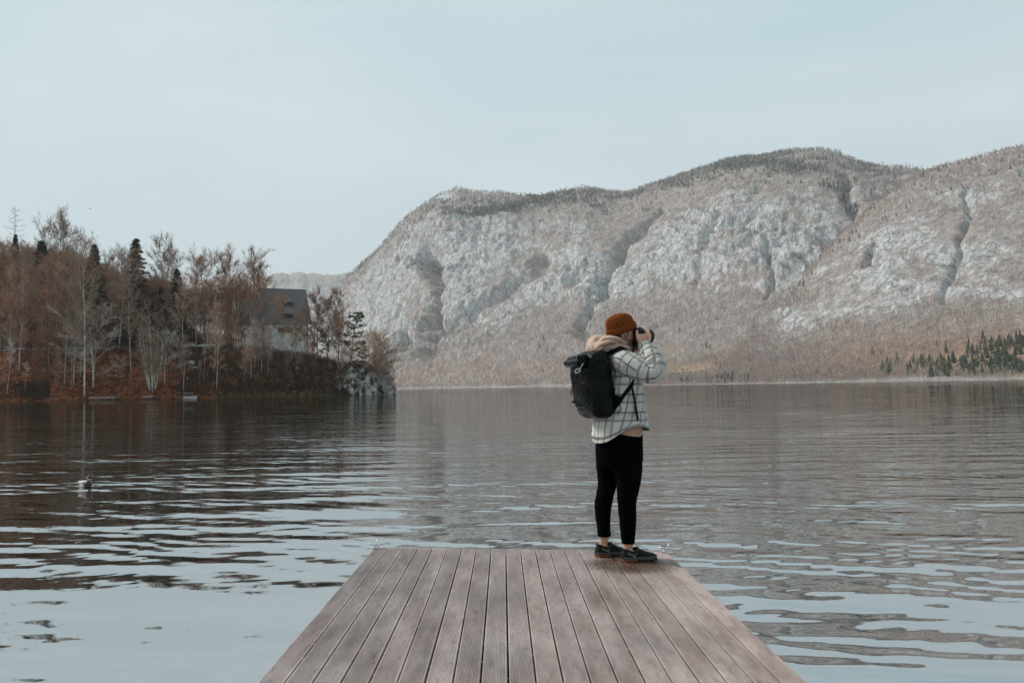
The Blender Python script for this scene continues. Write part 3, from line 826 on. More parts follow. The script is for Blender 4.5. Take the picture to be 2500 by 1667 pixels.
# ------------------------------------------------------------------ wooded headland on the left
def yf(X):
    X = np.asarray(X, float)
    return 207.0 + 1.6 * np.sin(X * .11) + 1.0 * np.sin(X * .31 + 1) + 4.0 * sstep(-45, -30, X)
def xr(Y):
    Y = np.asarray(Y, float)
    return -31.0 - 0.42 * (Y - 212) + 1.2 * np.sin(Y * .35)
def ground(X, Y):
    X = np.asarray(X, float); Y = np.asarray(Y, float)
    d = Y - yf(X)
    steep = 1 - sstep(-122, -80, X)                                       # the hill behind the road rises to the left
    zl = np.interp(d, [-12, 0, .8, 8, 24, 27, 33], [-5, -.1, .5, 4.3, 13.2, 13.8, 13.9]) + np.maximum(d - 33, 0) * (0.10 + 0.30 * steep) * np.exp(-np.maximum(d - 110, 0) / 200.)
    zr = np.interp(d, [-12, 0, .8, 5, 12, 17, 45, 75, 110], [-5, -.1, 1.0, 4.8, 9.8, 11.7, 11.2, 4, -6])
    k = sstep(-80, -70, X)
    z = zl * (1 - k) + zr * k
    r = np.interp(xr(Y) - X, [-8, 0, .8, 3, 9, 16, 30, 60, 140], [-6, -.1, 2.4, 4.4, 6.8, 9.2, 12, 20, 60])
    z = np.minimum(z, r) - 0.25 * np.exp(-np.abs(z - r) / 1.5)
    P = np.stack([X.ravel(), Y.ravel(), 0 * X.ravel()], 1)
    n = fbm(P / 6.0, 4, 3).reshape(X.shape)
    return z + n * 1.1 * sstep(.2, 3, z)
def gz(x, y):
    return float(ground(np.array([x]), np.array([y]))[0])

def litter_material():
    m, t, b, N, L = new_mat('leaf_litter')
    P = geo_pos(t)
    n1 = noise_node(t, 1.0, 6.0, 0.75, map_node(t, P, (.9, .9, .9)))
    n2 = noise_node(t, .16, 4.0, 0.6, P)
    n3 = noise_node(t, .38, 5.0, 0.7, map_node(t, P, (1, 1, 1), (0, 0, 0), (9, 4, 2)))
    litter = ramp_node(t, n1.outputs['Fac'], [(0.38, (0.010, 0.004, 0.003)), (0.48, (0.07, 0.02, 0.008)), (0.57, (0.18, 0.052, 0.018)), (0.7, (0.34, 0.125, 0.043))])
    earth = ramp_node(t, n1.outputs['Fac'], [(0.35, (0.018, 0.014, 0.008)), (0.65, (0.07, 0.05, 0.024))])
    f = math_node(t, 'MULTIPLY_ADD', math_node(t, 'SUBTRACT', math_node(t, 'ADD', n2.outputs['Fac'], attr_node(t, 'brush')), .62), 4.0, 0.0, True)
    c = mix_node(t, f, litter, earth)
    moss = math_node(t, 'MULTIPLY_ADD', math_node(t, 'SUBTRACT', n3.outputs['Fac'], .58), 7.0, 0.0, True)
    c = mix_node(t, math_node(t, 'MULTIPLY', moss, .7), c, (0.06, 0.05, 0.016))
    L.new(c, b.inputs['Base Color']); b.inputs['Roughness'].default_value = 1.0; b.inputs['Specular IOR Level'].default_value = 0.05
    bump_node(t, n1.outputs['Fac'], 1.0, .35, b)
    return m
MAT_LITTER = litter_material()
_gx = np.arange(-300, -20, 1.0); _gy = np.concatenate([np.arange(196, 250, .8), np.arange(250, 460, 3.0)])
GX, GY = np.meshgrid(_gx, _gy); GZ = ground(GX, GY)
_brush = 0.35 * sstep(-82, -66, GX) + 0.15 * sstep(40, 60, GY - 207)
hl = link('headland', mesh_np('headland', np.stack([GX, GY, GZ], -1).reshape(-1, 3), grid_faces(len(_gy), len(_gx)), True, {'brush': _brush.ravel()}), MAT_LITTER)
tag(hl, 'steep headland bank covered in rust red leaf litter', kind='structure')

MAT_BARK_PALE = mottled('pale_bark', [(0.06, 0.052, 0.044), (0.34, 0.31, 0.27), (0.6, 0.56, 0.5)], 1.6, 0.9, rnd=.3)
MAT_BARK_DARK = mottled('dark_bark', [(0.03, 0.023, 0.018), (0.075, 0.055, 0.042)], 2.5, 0.95, rnd=.3)
MAT_BARK_GREY = mottled('grey_bark', [(0.1, 0.08, 0.066), (0.24, 0.2, 0.17), (0.36, 0.31, 0.27)], 2.2, 0.95, rnd=.3)
MAT_TWIG_RED = mottled('red_brown_twigs', [(0.13, 0.06, 0.035), (0.37, 0.19, 0.12)], .25, 1.0, spec=0.0, rnd=.35)
MAT_TWIG_GREY = mottled('grey_brown_twigs', [(0.16, 0.098, 0.067), (0.42, 0.285, 0.21)], .25, 1.0, spec=0.0, rnd=.35)
MAT_TWIG_PALE = mottled('pale_twigs', [(0.26, 0.215, 0.175), (0.42, 0.36, 0.305)], .25, 1.0, spec=0.0, rnd=.25)
MAT_LEAF_RUST = mottled('rust_leaves', [(0.15, 0.042, 0.015), (0.34, 0.11, 0.035)], 1.5, .9, spec=.1, rnd=.2)

class Slivers:
    def __init__(self): self.v = []
    def add(self, a, b, w, rng):
        d = b - a; s = d.cross(Vector((rng.uniform(-1, 1), rng.uniform(-1, 1), rng.uniform(-1, 1))))
        if s.length < 1e-6: s = d.orthogonal()
        s.normalize(); s *= w / 2
        self.v += [tuple(a - s), tuple(a + s), tuple(b)]
    def leaf(self, p, s, rng):
        u = Vector((rng.gauss(0, 1), rng.gauss(0, 1), rng.gauss(0, 1))).normalized(); w = u.orthogonal().normalized()
        self.v += [tuple(p - u * s), tuple(p + w * s * .7), tuple(p + u * s)]
    def mesh(self, name):
        V = np.array(self.v, np.float32)
        return mesh_np(name, V, np.arange(len(V)).reshape(-1, 3), False)

def bend(p, d, L, n, rng, wob, lift):
    pts = [p.copy()]; d = d.normalized()
    for i in range(n):
        d = (d + Vector((rng.gauss(0, wob), rng.gauss(0, wob), rng.gauss(0, wob) + lift))).normalized()
        p = p + d * (L / n); pts.append(p.copy())
    return pts
def bare_tree(seed, H=18.0, clear=.3, spread=.2, nprim=24, r0=.17, wob=.03, up=.9, twigs=9, lean=(0, 0), leaves=0, fork=1, droop=0.0):
    rng = random.Random(seed); tr = MB(); cr = Slivers(); lf = Slivers()
    for f in range(fork):
        if fork == 1: base = Vector((0, 0, -.6)); d0 = Vector((lean[0], lean[1], 1))
        else:
            a = 6.283 * f / fork + rng.uniform(-.4, .4); base = Vector((.35 * math.cos(a), .35 * math.sin(a), -.6)); d0 = Vector((math.cos(a) * .22 + lean[0], math.sin(a) * .22 + lean[1], 1))
        hh = H * (1 if f == 0 else rng.uniform(.7, 1.0)); n = 9
        pts = bend(base, d0, hh + .6, n, rng, wob, .03)
        rr = [r0 * (1 if fork == 1 else .65) * (1 - .93 * (i / n)) ** .85 for i in range(n + 1)]
        tr.tube(pts, rr, 6)
        np_ = max(6, int(nprim / (1 if fork == 1 else fork * .6)))
        for k in range(np_):
            u = clear + (1 - clear) * ((k + rng.random()) / np_) ** 1.0
            i = min(n - 1, int(u * n)); q = pts[i].lerp(pts[i + 1], u * n - i)
            a = k * 2.4 + rng.uniform(-.5, .5)
            u_ = (u - clear) / (1 - clear); L = hh * spread * (.42 + .78 * math.sin(math.pi * min(1.0, .16 + .74 * u_))) * rng.uniform(.6, 1.3) + .5
            d = Vector((math.cos(a), math.sin(a), up * (.75 + .9 * u_) * rng.uniform(.6, 1.4)))
            bp = bend(q, d, L, 5, rng, .12, .05 - droop)
            rb = max(.018, .34 * rr[i])
            tr.tube(bp, [rb, rb * .8, rb * .6, rb * .42, rb * .28, .012], 4, caps=False)
            for s in range(8):
                w = rng.uniform(.2, 1.0); j = min(4, int(w * 5)); sp = bp[j].lerp(bp[j + 1], w * 5 - j)
                sd = (bp[j + 1] - bp[j]).normalized() + Vector((rng.gauss(0, .6), rng.gauss(0, .6), rng.gauss(.15 - droop * 3, .4)))
                sl = L * rng.uniform(.2, .5) + .35
                s2 = bend(sp, sd, sl, 2, rng, .15, .06 - droop)
                cr.add(s2[0], s2[1], .08, rng); cr.add(s2[1], s2[2], .06, rng)
                for t_ in range(int(twigs * 2.2)):
                    q2 = s2[0].lerp(s2[2], rng.uniform(.1, 1.0))
                    td = sd.normalized() * .6 + Vector((rng.gauss(0, .6), rng.gauss(0, .6), rng.gauss(.3 - droop * 4, .5)))
                    e = q2 + td.normalized() * rng.uniform(.35, 1.2)
                    cr.add(q2, e, rng.uniform(.03, .06), rng)
                    if leaves and rng.random() < leaves: lf.leaf(e, rng.uniform(.06, .13), rng)
    return tr.mesh('trunk'), cr.mesh('crown'), (lf.mesh('leaves') if lf.v else None)

def spruce_tree(seed, H=22.0, R=3.1, tiers=46, bare=.06, nb=7, sparse=0.0):
    rng = random.Random(seed); tr = MB(); cr = Slivers()
    tr.tube([(0, 0, -.6), (0, 0, H * .5), (0, 0, H * .97)], [.2, .12, .02], 6)
    for i in range(tiers):
        u = bare + (1 - bare) * i / tiers; z = H * u; L0 = (R * (1 - u) ** .85 + .15) * rng.uniform(.75, 1.15)
        for k in range(nb):
            if rng.random() < sparse: continue
            a = 6.283 * k / nb + i * .7 + rng.uniform(-.3, .3); L = L0 * rng.uniform(.65, 1.2)
            o = Vector((math.cos(a), math.sin(a), 0)); n = 5; p = Vector((0, 0, z + rng.uniform(-.45, .45)))
            for j in range(n):
                f = (j + 1) / n
                q = p + o * (L / n) + Vector((0, 0, (-.22 + .32 * f) * L / n * 1.5 - .04))
                for s in (-1, 1):
                    side = Vector((-o.y, o.x, 0)) * s
                    for t_ in range(2):
                        e = p.lerp(q, rng.random()) + side * rng.uniform(.25, .6) * (1.15 - f * .6) + o * .18 + Vector((0, 0, rng.uniform(-.5, -.02)))
                        cr.add(p.lerp(q, rng.random()), e, rng.uniform(.16, .3), rng)
                cr.add(p, q + o * .1, .2, rng)
                p = q
    return tr.mesh('trunk'), cr.mesh('crown'), None

def pine_tree(seed, H=11.0):
    rng = random.Random(seed); tr = MB(); cr = Slivers()
    pts = bend(Vector((0, 0, -.6)), Vector((.05, 0, 1)), H + .3, 8, rng, .05, .02)
    tr.tube(pts, [.17 * (1 - .85 * i / 8) for i in range(9)], 6)
    for k in range(20):
        u = .3 + .7 * k / 20; i = min(7, int(u * 8)); q = pts[i].lerp(pts[i + 1], u * 8 - i)
        a = k * 2.4; L = 3.4 * (1.05 - u) ** .6 * rng.uniform(.6, 1.2)
        bp = bend(q, Vector((math.cos(a), math.sin(a), .25)), L, 4, rng, .12, .03)
        tr.tube(bp, [.05, .04, .03, .02, .012], 4, caps=False)
        for j in range(2, 5):
            for _ in range(5):
                c = bp[j] + Vector((rng.gauss(0, .35), rng.gauss(0, .35), rng.gauss(.12, .14)))
                for _ in range(16):
                    d = Vector((rng.gauss(0, 1), rng.gauss(0, 1), abs(rng.gauss(0, .6)) + .05)).normalized()
                    cr.add(c, c + d * rng.uniform(.2, .5), .1, rng)
    return tr.mesh('trunk'), cr.mesh('crown'), None

def larch_tree(seed, H=24.0):
    rng = random.Random(seed); tr = MB(); cr = Slivers()
    tr.tube([(0, 0, -.6), (.1, 0, H * .5), (.05, 0, H)], [.2, .12, .015], 6)
    for k in range(30):
        u = .5 + .5 * k / 30; a = k * 2.4 + rng.uniform(-.4, .4); L = (3.6 if k in (0, 1, 2, 5) else 2.6) * (1.12 - u) * 2.0 * rng.uniform(.5, 1.2) + .3
        bp = bend(Vector((.06, 0, H * u)), Vector((math.cos(a), math.sin(a), -.05)), L, 5, rng, .06, .09)
        tr.tube(bp, [.045, .035, .028, .02, .015, .01], 3, caps=False)
        for _ in range(16):
            w = rng.random(); j = min(4, int(w * 5)); q = bp[j].lerp(bp[j + 1], w * 5 - j)
            cr.add(q, q + Vector((rng.gauss(0, .4), rng.gauss(0, .4), rng.gauss(-.05, .4))), .035, rng)
    return tr.mesh('trunk'), cr.mesh('crown'), None

def proto(meshes, mt, mc, ml=None):
    meshes[0].materials.append(mt); meshes[1].materials.append(mc)
    if meshes[2]: meshes[2].materials.append(ml or MAT_LEAF_RUST)
    return meshes
TREES = {
    'brown': [proto(bare_tree(s, 18, .28, .19, 24, .16), MAT_BARK_GREY, MAT_TWIG_RED) for s in (1, 2, 3)],
    'grey': [proto(bare_tree(s, 18, .35, .2, 22, .17), MAT_BARK_PALE, MAT_TWIG_GREY) for s in (4, 5, 6)],
    'leafy': [proto(bare_tree(s, 13, .15, .22, 20, .12, twigs=9, leaves=.45), MAT_BARK_DARK, MAT_TWIG_RED) for s in (7, 8)],
    'birch': [proto(bare_tree(s, 16, .35, .17, 22, .11, up=1.1, twigs=6), MAT_BARK_PALE, MAT_TWIG_GREY) for s in (9, 10)],
    'clump': [proto(bare_tree(11, 13, .18, .22, 26, .2, fork=5, twigs=5), MAT_BARK_PALE, MAT_TWIG_GREY)],
    'dark': [proto(bare_tree(13, 15, .3, .2, 20, .2, fork=2, twigs=8), MAT_BARK_DARK, MAT_TWIG_RED)],
    'arching': [proto(bare_tree(15, 10, .2, .34, 16, .12, up=.7, twigs=7, droop=.035), MAT_BARK_PALE, MAT_TWIG_PALE)],
    'leaning': [proto(bare_tree(17, 8, .3, .32, 16, .13, wob=.08, up=.5, twigs=9, lean=(.75, 0)), MAT_BARK_DARK, MAT_TWIG_GREY)],
    'sparse': [proto(bare_tree(19, 9, .35, .13, 14, .05, up=1.0, twigs=4, leaves=.5), MAT_BARK_GREY, MAT_TWIG_GREY)],
    'pole': [proto(bare_tree(21, 12, .6, .1, 8, .09, up=1.0, twigs=4, lean=(.1, 0)), MAT_BARK_PALE, MAT_TWIG_PALE)],
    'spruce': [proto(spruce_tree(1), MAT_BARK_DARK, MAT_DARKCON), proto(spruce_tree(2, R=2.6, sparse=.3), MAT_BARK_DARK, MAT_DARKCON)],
    'larch': [proto(larch_tree(3), MAT_BARK_GREY, MAT_TWIG_GREY)],
}
MAT_PINE = needle_material('pine_needles', (0.035, 0.045, 0.014), (0.095, 0.10, 0.035))
TREES['pine'] = [proto(pine_tree(4), MAT_BARK_GREY, MAT_PINE)]
PROTO_H = {'brown': 18, 'grey': 18, 'leafy': 13, 'birch': 16, 'clump': 13, 'dark': 15, 'arching': 10, 'leaning': 8, 'sparse': 9, 'pole': 12, 'spruce': 22, 'larch': 24, 'pine': 11}
_tr = random.Random(77)
def plant(kind, X, Y, H, label, group=None, name='bare_tree', rz=None, wide=1.0, z=None):
    ms = _tr.choice(TREES[kind]); s = H / PROTO_H[kind]
    root = empty(name, (X, Y, (gz(X, Y) if z is None else z)), _tr.uniform(0, 6.28) if rz is None else rz)
    w = s * wide if kind not in ('brown', 'grey') else (0.5 + 0.5 * s) * wide
    root.scale = (w, w, s)
    tag(root, label, 'tree', group)
    for nm, me in zip(('trunk', 'crown', 'leaves'), ms):
        if me is None: continue
        o = bpy.data.objects.new(nm, me); COL.objects.link(o); o.parent = root
    return root
def xat(px, Y):
    return at(px, 900, Y).x
def ztop(px, py, Y):
    return at(px, py, Y).z
def plant_px(kind, px, Y, top, label, group=None, **k):
    X = xat(px, Y); z = gz(X, Y); H = max(3.0, ztop(px, top, Y) - z)
    return plant(kind, X, Y, H, label, group, z=z, **k)

# --- evergreen and other trees that stand out
plant_px('larch', 32, 262, 505, 'tall bare larch with level branches above the wood at the left edge', name='larch_tree')
plant_px('spruce', 330, 237, 583, 'tallest dark green spruce rising above the bare wood', name='spruce_tree', wide=1.7, rz=0)
plant_px('spruce', 228, 240, 597, 'thin dark spruce left of the tallest spruce', name='spruce_tree', wide=1.6)
plant_px('spruce', 34, 262, 572, 'spruce top showing below the bare larch at the left edge', name='spruce_tree')
plant_px('spruce', 432, 237, 657, 'small dark spruce between bare crowns right of the tallest spruce', name='spruce_tree', wide=1.8)
plant_px('spruce', 98, 255, 588, 'ragged evergreen top above the brown wood at the left', name='spruce_tree', wide=1.9)
plant_px('spruce', 392, 240, 700, 'dark low spruce deep inside the bare wood', name='spruce_tree', wide=1.3)
plant_px('spruce', 372, 236, 735, 'dark spruce behind the pale multi stemmed tree', name='spruce_tree', wide=1.7)
plant_px('spruce', 250, 238, 760, 'dark spruce in the shade above the road', name='spruce_tree', wide=1.7)
plant_px('spruce', 300, 240, 745, 'dark bushy spruce among pale trunks above the road', name='spruce_tree', wide=1.6)
plant_px('pine', 855, 216, 755, 'green Scots pine on the rock tip of the headland', name='pine_tree', wide=1.1)
plant_px('pine', 800, 220, 800, 'low dark green pine left of the taller pine on the tip', name='pine_tree', wide=.9)
plant_px('pine', 885, 214, 826, 'small pine leaning over the rocks of the tip', name='pine_tree', wide=.8)
# --- trees on the bank in front of the road
plant_px('pole', 16, 209, 838, 'thin pale leaning stem at the waterline, leftmost tree on the shore', rz=0)
plant_px('birch', 47, 219, 640, 'pale spotted trunk on the bank near the left edge')
plant_px('birch', 30, 224, 690, 'grey trunk on the bank beside the leftmost pale trunk')
plant_px('dark', 105, 213, 690, 'dark forked tree on the shore with a shadowed foot', rz=.4)
plant_px('dark', 118, 217, 720, 'dark brown stem just right of the dark forked tree')
plant_px('birch', 158, 214, 660, 'slim pale trunk, first of the three left of the wooden landing')
plant_px('birch', 181, 213, 690, 'slim pale trunk, second of the three left of the wooden landing')
plant_px('birch', 207, 210, 640, 'thick spotted pale trunk at the end of the wooden landing', wide=1.0)
plant_px('arching', 228, 214, 780, 'pale tree with long arching branches above the wooden landing', rz=.2, wide=1.2)
plant_px('grey', 290, 232, 640, 'stout pale trunk standing by the road above the landing')
plant_px('birch', 320, 219, 650, 'slim pale trunk leaning on the red bank left of the white stems')
plant_px('clump', 372, 211, 770, 'cluster of white stems with spreading branches at the waterline', wide=1.0)
plant_px('clump', 366, 213, 840, 'low twiggy stems behind the cluster of white stems', wide=1.1)
plant_px('arching', 402, 213, 830, 'pale arching branches right of the cluster of white stems', rz=2.0, wide=1.2)
plant_px('birch', 446, 224, 700, 'bare trunk on the bank left of the parked cars')
plant_px('brown', 480, 231, 645, 'bare tree with an open crown left of the house against the sky')
plant_px('brown', 545, 231, 640, 'bare tree with buds beside the small gable of the house')
plant_px('grey', 505, 238, 640, 'bare grey tree behind the parked cars')
plant_px('birch', 524, 214, 760, 'thin grey stem on the bank below the parked cars')
plant_px('leafy', 590, 222, 735, 'small beech holding rust leaves in front of the small gable', rz=1.0)
plant_px('leafy', 565, 226, 770, 'low beech with rust leaves left of the house wall')
plant_px('brown', 610, 232, 635, 'tall bare tree before the left end of the big roof')
plant_px('brown', 643, 222, 690, 'bare brown tree before the middle of the big roof')
plant_px('arching', 632, 215, 800, 'crooked white birch stem on the bank below the house', rz=1.2, wide=.8)
plant_px('birch', 655, 213, 812, 'slender curved pale stem right of the crooked birch', wide=.8)
plant_px('leafy', 775, 222, 733, 'bare bushy tree with rusty buds right of the house')
plant_px('leafy', 800, 225, 745, 'reddish bush tree between the house and the pine', rz=.3)
plant_px('brown', 825, 222, 722, 'thin bare tree rising just left of the pine')
plant_px('grey', 762, 226, 748, 'bare tree at the right corner of the house')
plant_px('leaning', 878, 214, 830, 'dark bare tree leaning right over the rock tip', rz=-.1, wide=1.3)
plant_px('leaning', 900, 213, 855, 'dark branching tree leaning out over the lake', rz=.15, wide=1.2)
plant_px('sparse', 935, 212.5, 830, 'sparse little tree with a few last leaves at the end of the tip')
plant_px('leaning', 918, 213, 880, 'low twiggy bush tree at the end of the tip', rz=-.3, wide=1.0)
plant_px('clump', 845, 214, 850, 'bare bushy stems under the pine on the tip', wide=1.1)
plant_px('clump', 940, 212.6, 895, 'round bare bush hanging over the rocks at the tip', wide=1.6)
for px, Y, top, kind, lab in ((618, 219, 745, 'birch', 'slim grey trunk before the left end of the house wall'), 
        (692, 221, 735, 'sparse', 'thin sapling before the dormers of the big roof'), (718, 220, 812, 'sparse', 'thin stem before the small boarded window'),
        (738, 221, 770, 'sparse', 'thin sapling before the right corner of the big roof'), (582, 220, 700, 'brown', 'bare tree in front of the lower wing of the house'),
        (752, 219, 815, 'clump', 'bushy bare stems at the right foot of the house'), (704, 217, 856, 'clump', 'low twiggy bush below the boarded windows'), (660, 217, 866, 'clump', 'low twiggy bush below the middle of the house wall'),
        (605, 218, 852, 'clump', 'low twiggy bush at the left foot of the house wall'), (730, 217, 862, 'clump', 'low twiggy bush below the right corner of the house'), (640, 217, 850, 'leafy', 'small rust leaved bush below the left half of the house'),
        (840, 217, 790, 'leafy', 'rusty bush tree behind the pine on the tip'), (770, 215, 850, 'leafy', 'rusty bush right of and below the house'), (700, 212, 890, 'leafy', 'rusty bush low on the bank below the house')):
    plant_px(kind, px, Y, top, lab)
# --- the wood behind the road
def skyline(px):
    return np.interp(px, [-120, 0, 60, 110, 150, 200, 260, 330, 400, 450, 520, 580, 640, 760], [590, 606, 612, 622, 628, 645, 665, 680, 695, 708, 700, 708, 735, 770])
WOOD_G = 'bare trees of the wood behind the road'
_pts = []
_r2 = random.Random(5)
tries = 0
while len(_pts) < 240 and tries < 12000:
    tries += 1
    px = _r2.uniform(-90, 620); Y = 236 + 78 * _r2.random() ** 1.3
    if px > 470: Y = 238 + 30 * _r2.random()
    X = xat(px, Y)
    if any((X - a) ** 2 + (Y - b) ** 2 < 5.0 for a, b in _pts): continue
    if px > 560 and Y < 243: continue
    _pts.append((X, Y))
    z = gz(X, Y); H = min(22.0, max(9.0, (ztop(px, skyline(px), Y) - z) * _r2.uniform(.82, 1.04)))
    kind = _r2.choices(['brown', 'grey', 'birch', 'leafy'], [5, 3, 3, 1.6])[0]
    if kind == 'leafy': H = min(H, 13)
    zone = ('at the left edge of the wood' if px < 25 else 'behind the dark forked tree' if px < 125 else 'behind the three slim trunks' if px < 215 else 'left of the tallest spruce' if px < 310
            else 'behind the cluster of white stems' if px < 420 else 'behind the parked cars' if px < 530 else 'beside the house')
    rowl = 'close to the road' if Y < 250 else ('halfway up the hill' if Y < 278 else 'high on the hill')
    if px > 470: rowl = 'close to the road' if Y < 252 else 'further back'
    lab = {'brown': 'red brown bare tree', 'grey': 'grey barked bare tree', 'birch': 'slim pale trunked tree', 'leafy': 'young beech with rust leaves'}[kind] + f' {rowl} {zone}'
    plant(kind, X, Y, H, lab, WOOD_G, z=z)
for px, top, lab in ((138, 545, 'tallest bare crown left of the thin spruce against the sky'), (152, 555, 'bare crown just right of the tallest bare crown'), (120, 570, 'bare crown just left of the tallest bare crown'),
        (192, 590, 'fine bare crown left of the thin dark spruce'), (205, 600, 'bare crown touching the thin dark spruce'), (395, 612, 'high bare crown right of the tallest spruce'),
        (420, 620, 'bare crown above the small dark spruce'), (405, 640, 'low bare crown between the tallest and the small spruce'), (265, 640, 'bare crown midway between the two tall spruces'),
        (282, 630, 'bare crown just left of the tallest spruce'), (500, 640, 'bare crown against the sky above the parked cars'), (560, 628, 'bare crown against the sky above the small gable'),
        (640, 668, 'bare crown rising behind the ridge of the big roof'), (625, 650, 'bare crown at the left end of the roof ridge')):
    Y = 262 if px < 300 else 246
    plant_px('birch' if px % 2 else 'grey', px, Y, top, lab, 'bare crowns above the skyline of the wood', wide=.9)

# --- young stems scattered over the bank itself
_r3 = random.Random(21); _used = []
while len(_used) < 46:
    px = _r3.uniform(-20, 830) if len(_used) < 40 else _r3.uniform(-20, 560); d = _r3.uniform(1.5, 25 if px < 470 else 15)
    Y = 207 + d; X = xat(px, Y); Y = float(yf(X)) + d; z = gz(X, Y)
    if z < .4 or any(abs(px - q) < 9 for q in _used): continue
    _used.append(px)
    kind = _r3.choices(['pole', 'sparse', 'birch', 'arching'], [3, 3, 4, 1.5])[0]
    zone = ('left of the forked tree' if px < 95 else 'right of the forked tree' if px < 210 else 'above the long landing' if px < 300 else 'near the white stems' if px < 420
            else 'below the parked cars' if px < 540 else 'below the house, left half' if px < 660 else 'below the house, right half' if px < 760 else 'near the pine')
    hgt = 'at the foot of the bank' if d < 6 else 'halfway up the bank' if d < 14 else 'near the top of the bank'
    plant(kind, X, Y, _r3.uniform(5, 9) if kind != 'birch' else _r3.uniform(8, 13), {'pole': 'thin pale sapling', 'sparse': 'fine twiggy sapling', 'birch': 'slim pale young tree', 'arching': 'pale arching sapling'}[kind] + f' {hgt} {zone}', 'young stems on the bank', z=z, rz=_r3.uniform(0, 6.28))

# --- undergrowth, reeds and ivy: nobody could count them
def thicket(name, n, xs, mat, label, hmin, hmax, k, seed, w=.05, dens=None, spread=.8, upw=1.0):
    rng = np.random.default_rng(seed); px = rng.uniform(xs[0], xs[1], n * 3); d = rng.uniform(xs[2], xs[3], n * 3)
    Y = 207 + d; X = (px - 1250) / FPX * Y
    Y = yf(X) + d
    Z = ground(X, Y); ok = Z > .15
    if dens is not None: ok &= rng.random(len(px)) < dens(px, d)
    P = np.stack([X, Y, Z], 1)[ok][:n]; m = len(P)
    h = rng.uniform(hmin, hmax, m); Vs = []
    for _ in range(k):
        a = rng.uniform(0, 6.283, m); r = h * rng.uniform(.1, 1, m) * spread
        b = P + np.stack([np.cos(a) * r * .3, np.sin(a) * r * .3, h * rng.uniform(-.1, .5, m)], 1)
        a2 = a + rng.normal(0, .9, m); e = b + np.stack([np.cos(a2) * r * .75, np.sin(a2) * r * .75, h * rng.uniform(-.12, .6, m) * upw], 1)
        s = rng.normal(0, 1, (m, 3)); s /= np.linalg.norm(s, axis=1, keepdims=True)
        s *= (w * rng.uniform(.5, 1.4, m))[:, None]
        Vs.append(np.stack([b - s, b + s, e], 1))
    V = np.concatenate(Vs).reshape(-1, 3)
    o = link(name, mesh_np(name, V, np.arange(len(V)).reshape(-1, 3), False), mat)
    tag(o, label, 'undergrowth', kind='stuff')
MAT_IVY = needle_material('ivy_leaves', (0.004, 0.005, 0.002), (0.035, 0.034, 0.011))
MAT_REED = mottled('dry_reed', [(0.2, 0.085, 0.028), (0.36, 0.2, 0.085)], .6, 1.0, spec=0.0)
MAT_BRUSH = mottled('bramble_twigs', [(0.018, 0.011, 0.007), (0.075, 0.042, 0.025)], .4, 1.0, spec=0.0)
thicket('brushwood', 1500, (430, 960, .5, 24), MAT_BRUSH, 'dark brown brushwood covering the bank below the house', .8, 3.0, 26, 1, .045)
thicket('brushwood', 700, (560, 950, 2, 26), MAT_TWIG_RED, 'red brown scrub round the house and the tip', 1.0, 3.4, 24, 2, .04)
thicket('brushwood', 1100, (-90, 640, 30, 85), MAT_TWIG_RED, 'dense brown twigs between the trees of the wood', 3.0, 9.0, 34, 8, .06)
thicket('brushwood', 900, (-90, 640, 33, 80), MAT_BRUSH, 'dark twigs low in the shade of the wood', 2.0, 6.0, 30, 9, .1)
thicket('brushwood', 170, (560, 770, 9, 16), MAT_TWIG_RED, 'brown scrub in front of the house wall', .8, 2.0, 24, 10, .035)
thicket('brushwood', 420, (-80, 440, 22, 50), MAT_TWIG_RED, 'low brown scrub along the road under the wood', .6, 2.4, 22, 3, .045)
thicket('ivy', 1500, (440, 950, .2, 13), MAT_IVY, 'dark ivy and evergreen scrub low on the bank near the tip', .5, 1.6, 26, 4, .11, dens=lambda p, d: np.clip((p - 430) / 400, .1, 1), upw=.3)
thicket('ivy', 160, (60, 120, .4, 8), MAT_BRUSH, 'dark shaded scrub round the foot of the forked tree', .5, 2.0, 26, 5, .07)
thicket('ivy', 130, (-60, 70, .4, 8), MAT_BRUSH, 'dark brushwood at the left end of the shore', .5, 1.8, 26, 6, .06)
thicket('reeds', 900, (-120, 790, 0.0, 1.1), MAT_REED, 'dry orange reeds fringing the waterline', .25, .75, 12, 7, .05, spread=.4)

MAT_DARKTWIG = mottled('dark_fallen_twigs', [(0.012, 0.008, 0.006), (0.05, 0.03, 0.02)], 1.5, 1.0, spec=0.0)
thicket('fallen_leaves', 1500, (-100, 470, .3, 26), MAT_LEAF_RUST, 'drifts of rust leaves and shoots on the red bank', .15, .8, 14, 11, .05, upw=.5)
thicket('fallen_twigs', 1100, (-100, 480, .3, 26), MAT_DARKTWIG, 'dark fallen twigs and saplings on the red bank', .2, 1.5, 12, 12, .035)
thicket('fallen_leaves', 800, (440, 930, .3, 22), MAT_LEAF_RUST, 'rust leaves caught in the scrub below the house', .3, 1.6, 14, 13, .06)
thicket('pale_shoots', 260, (430, 930, .5, 18), MAT_TWIG_PALE, 'pale bare shoots standing in the scrub below the house', 1.5, 4.5, 5, 14, .035, spread=.25)
thicket('pale_shoots', 260, (-90, 440, 1, 30), MAT_TWIG_PALE, 'pale bare saplings standing on the red bank', 1.5, 4.5, 6, 15, .032, spread=.3)

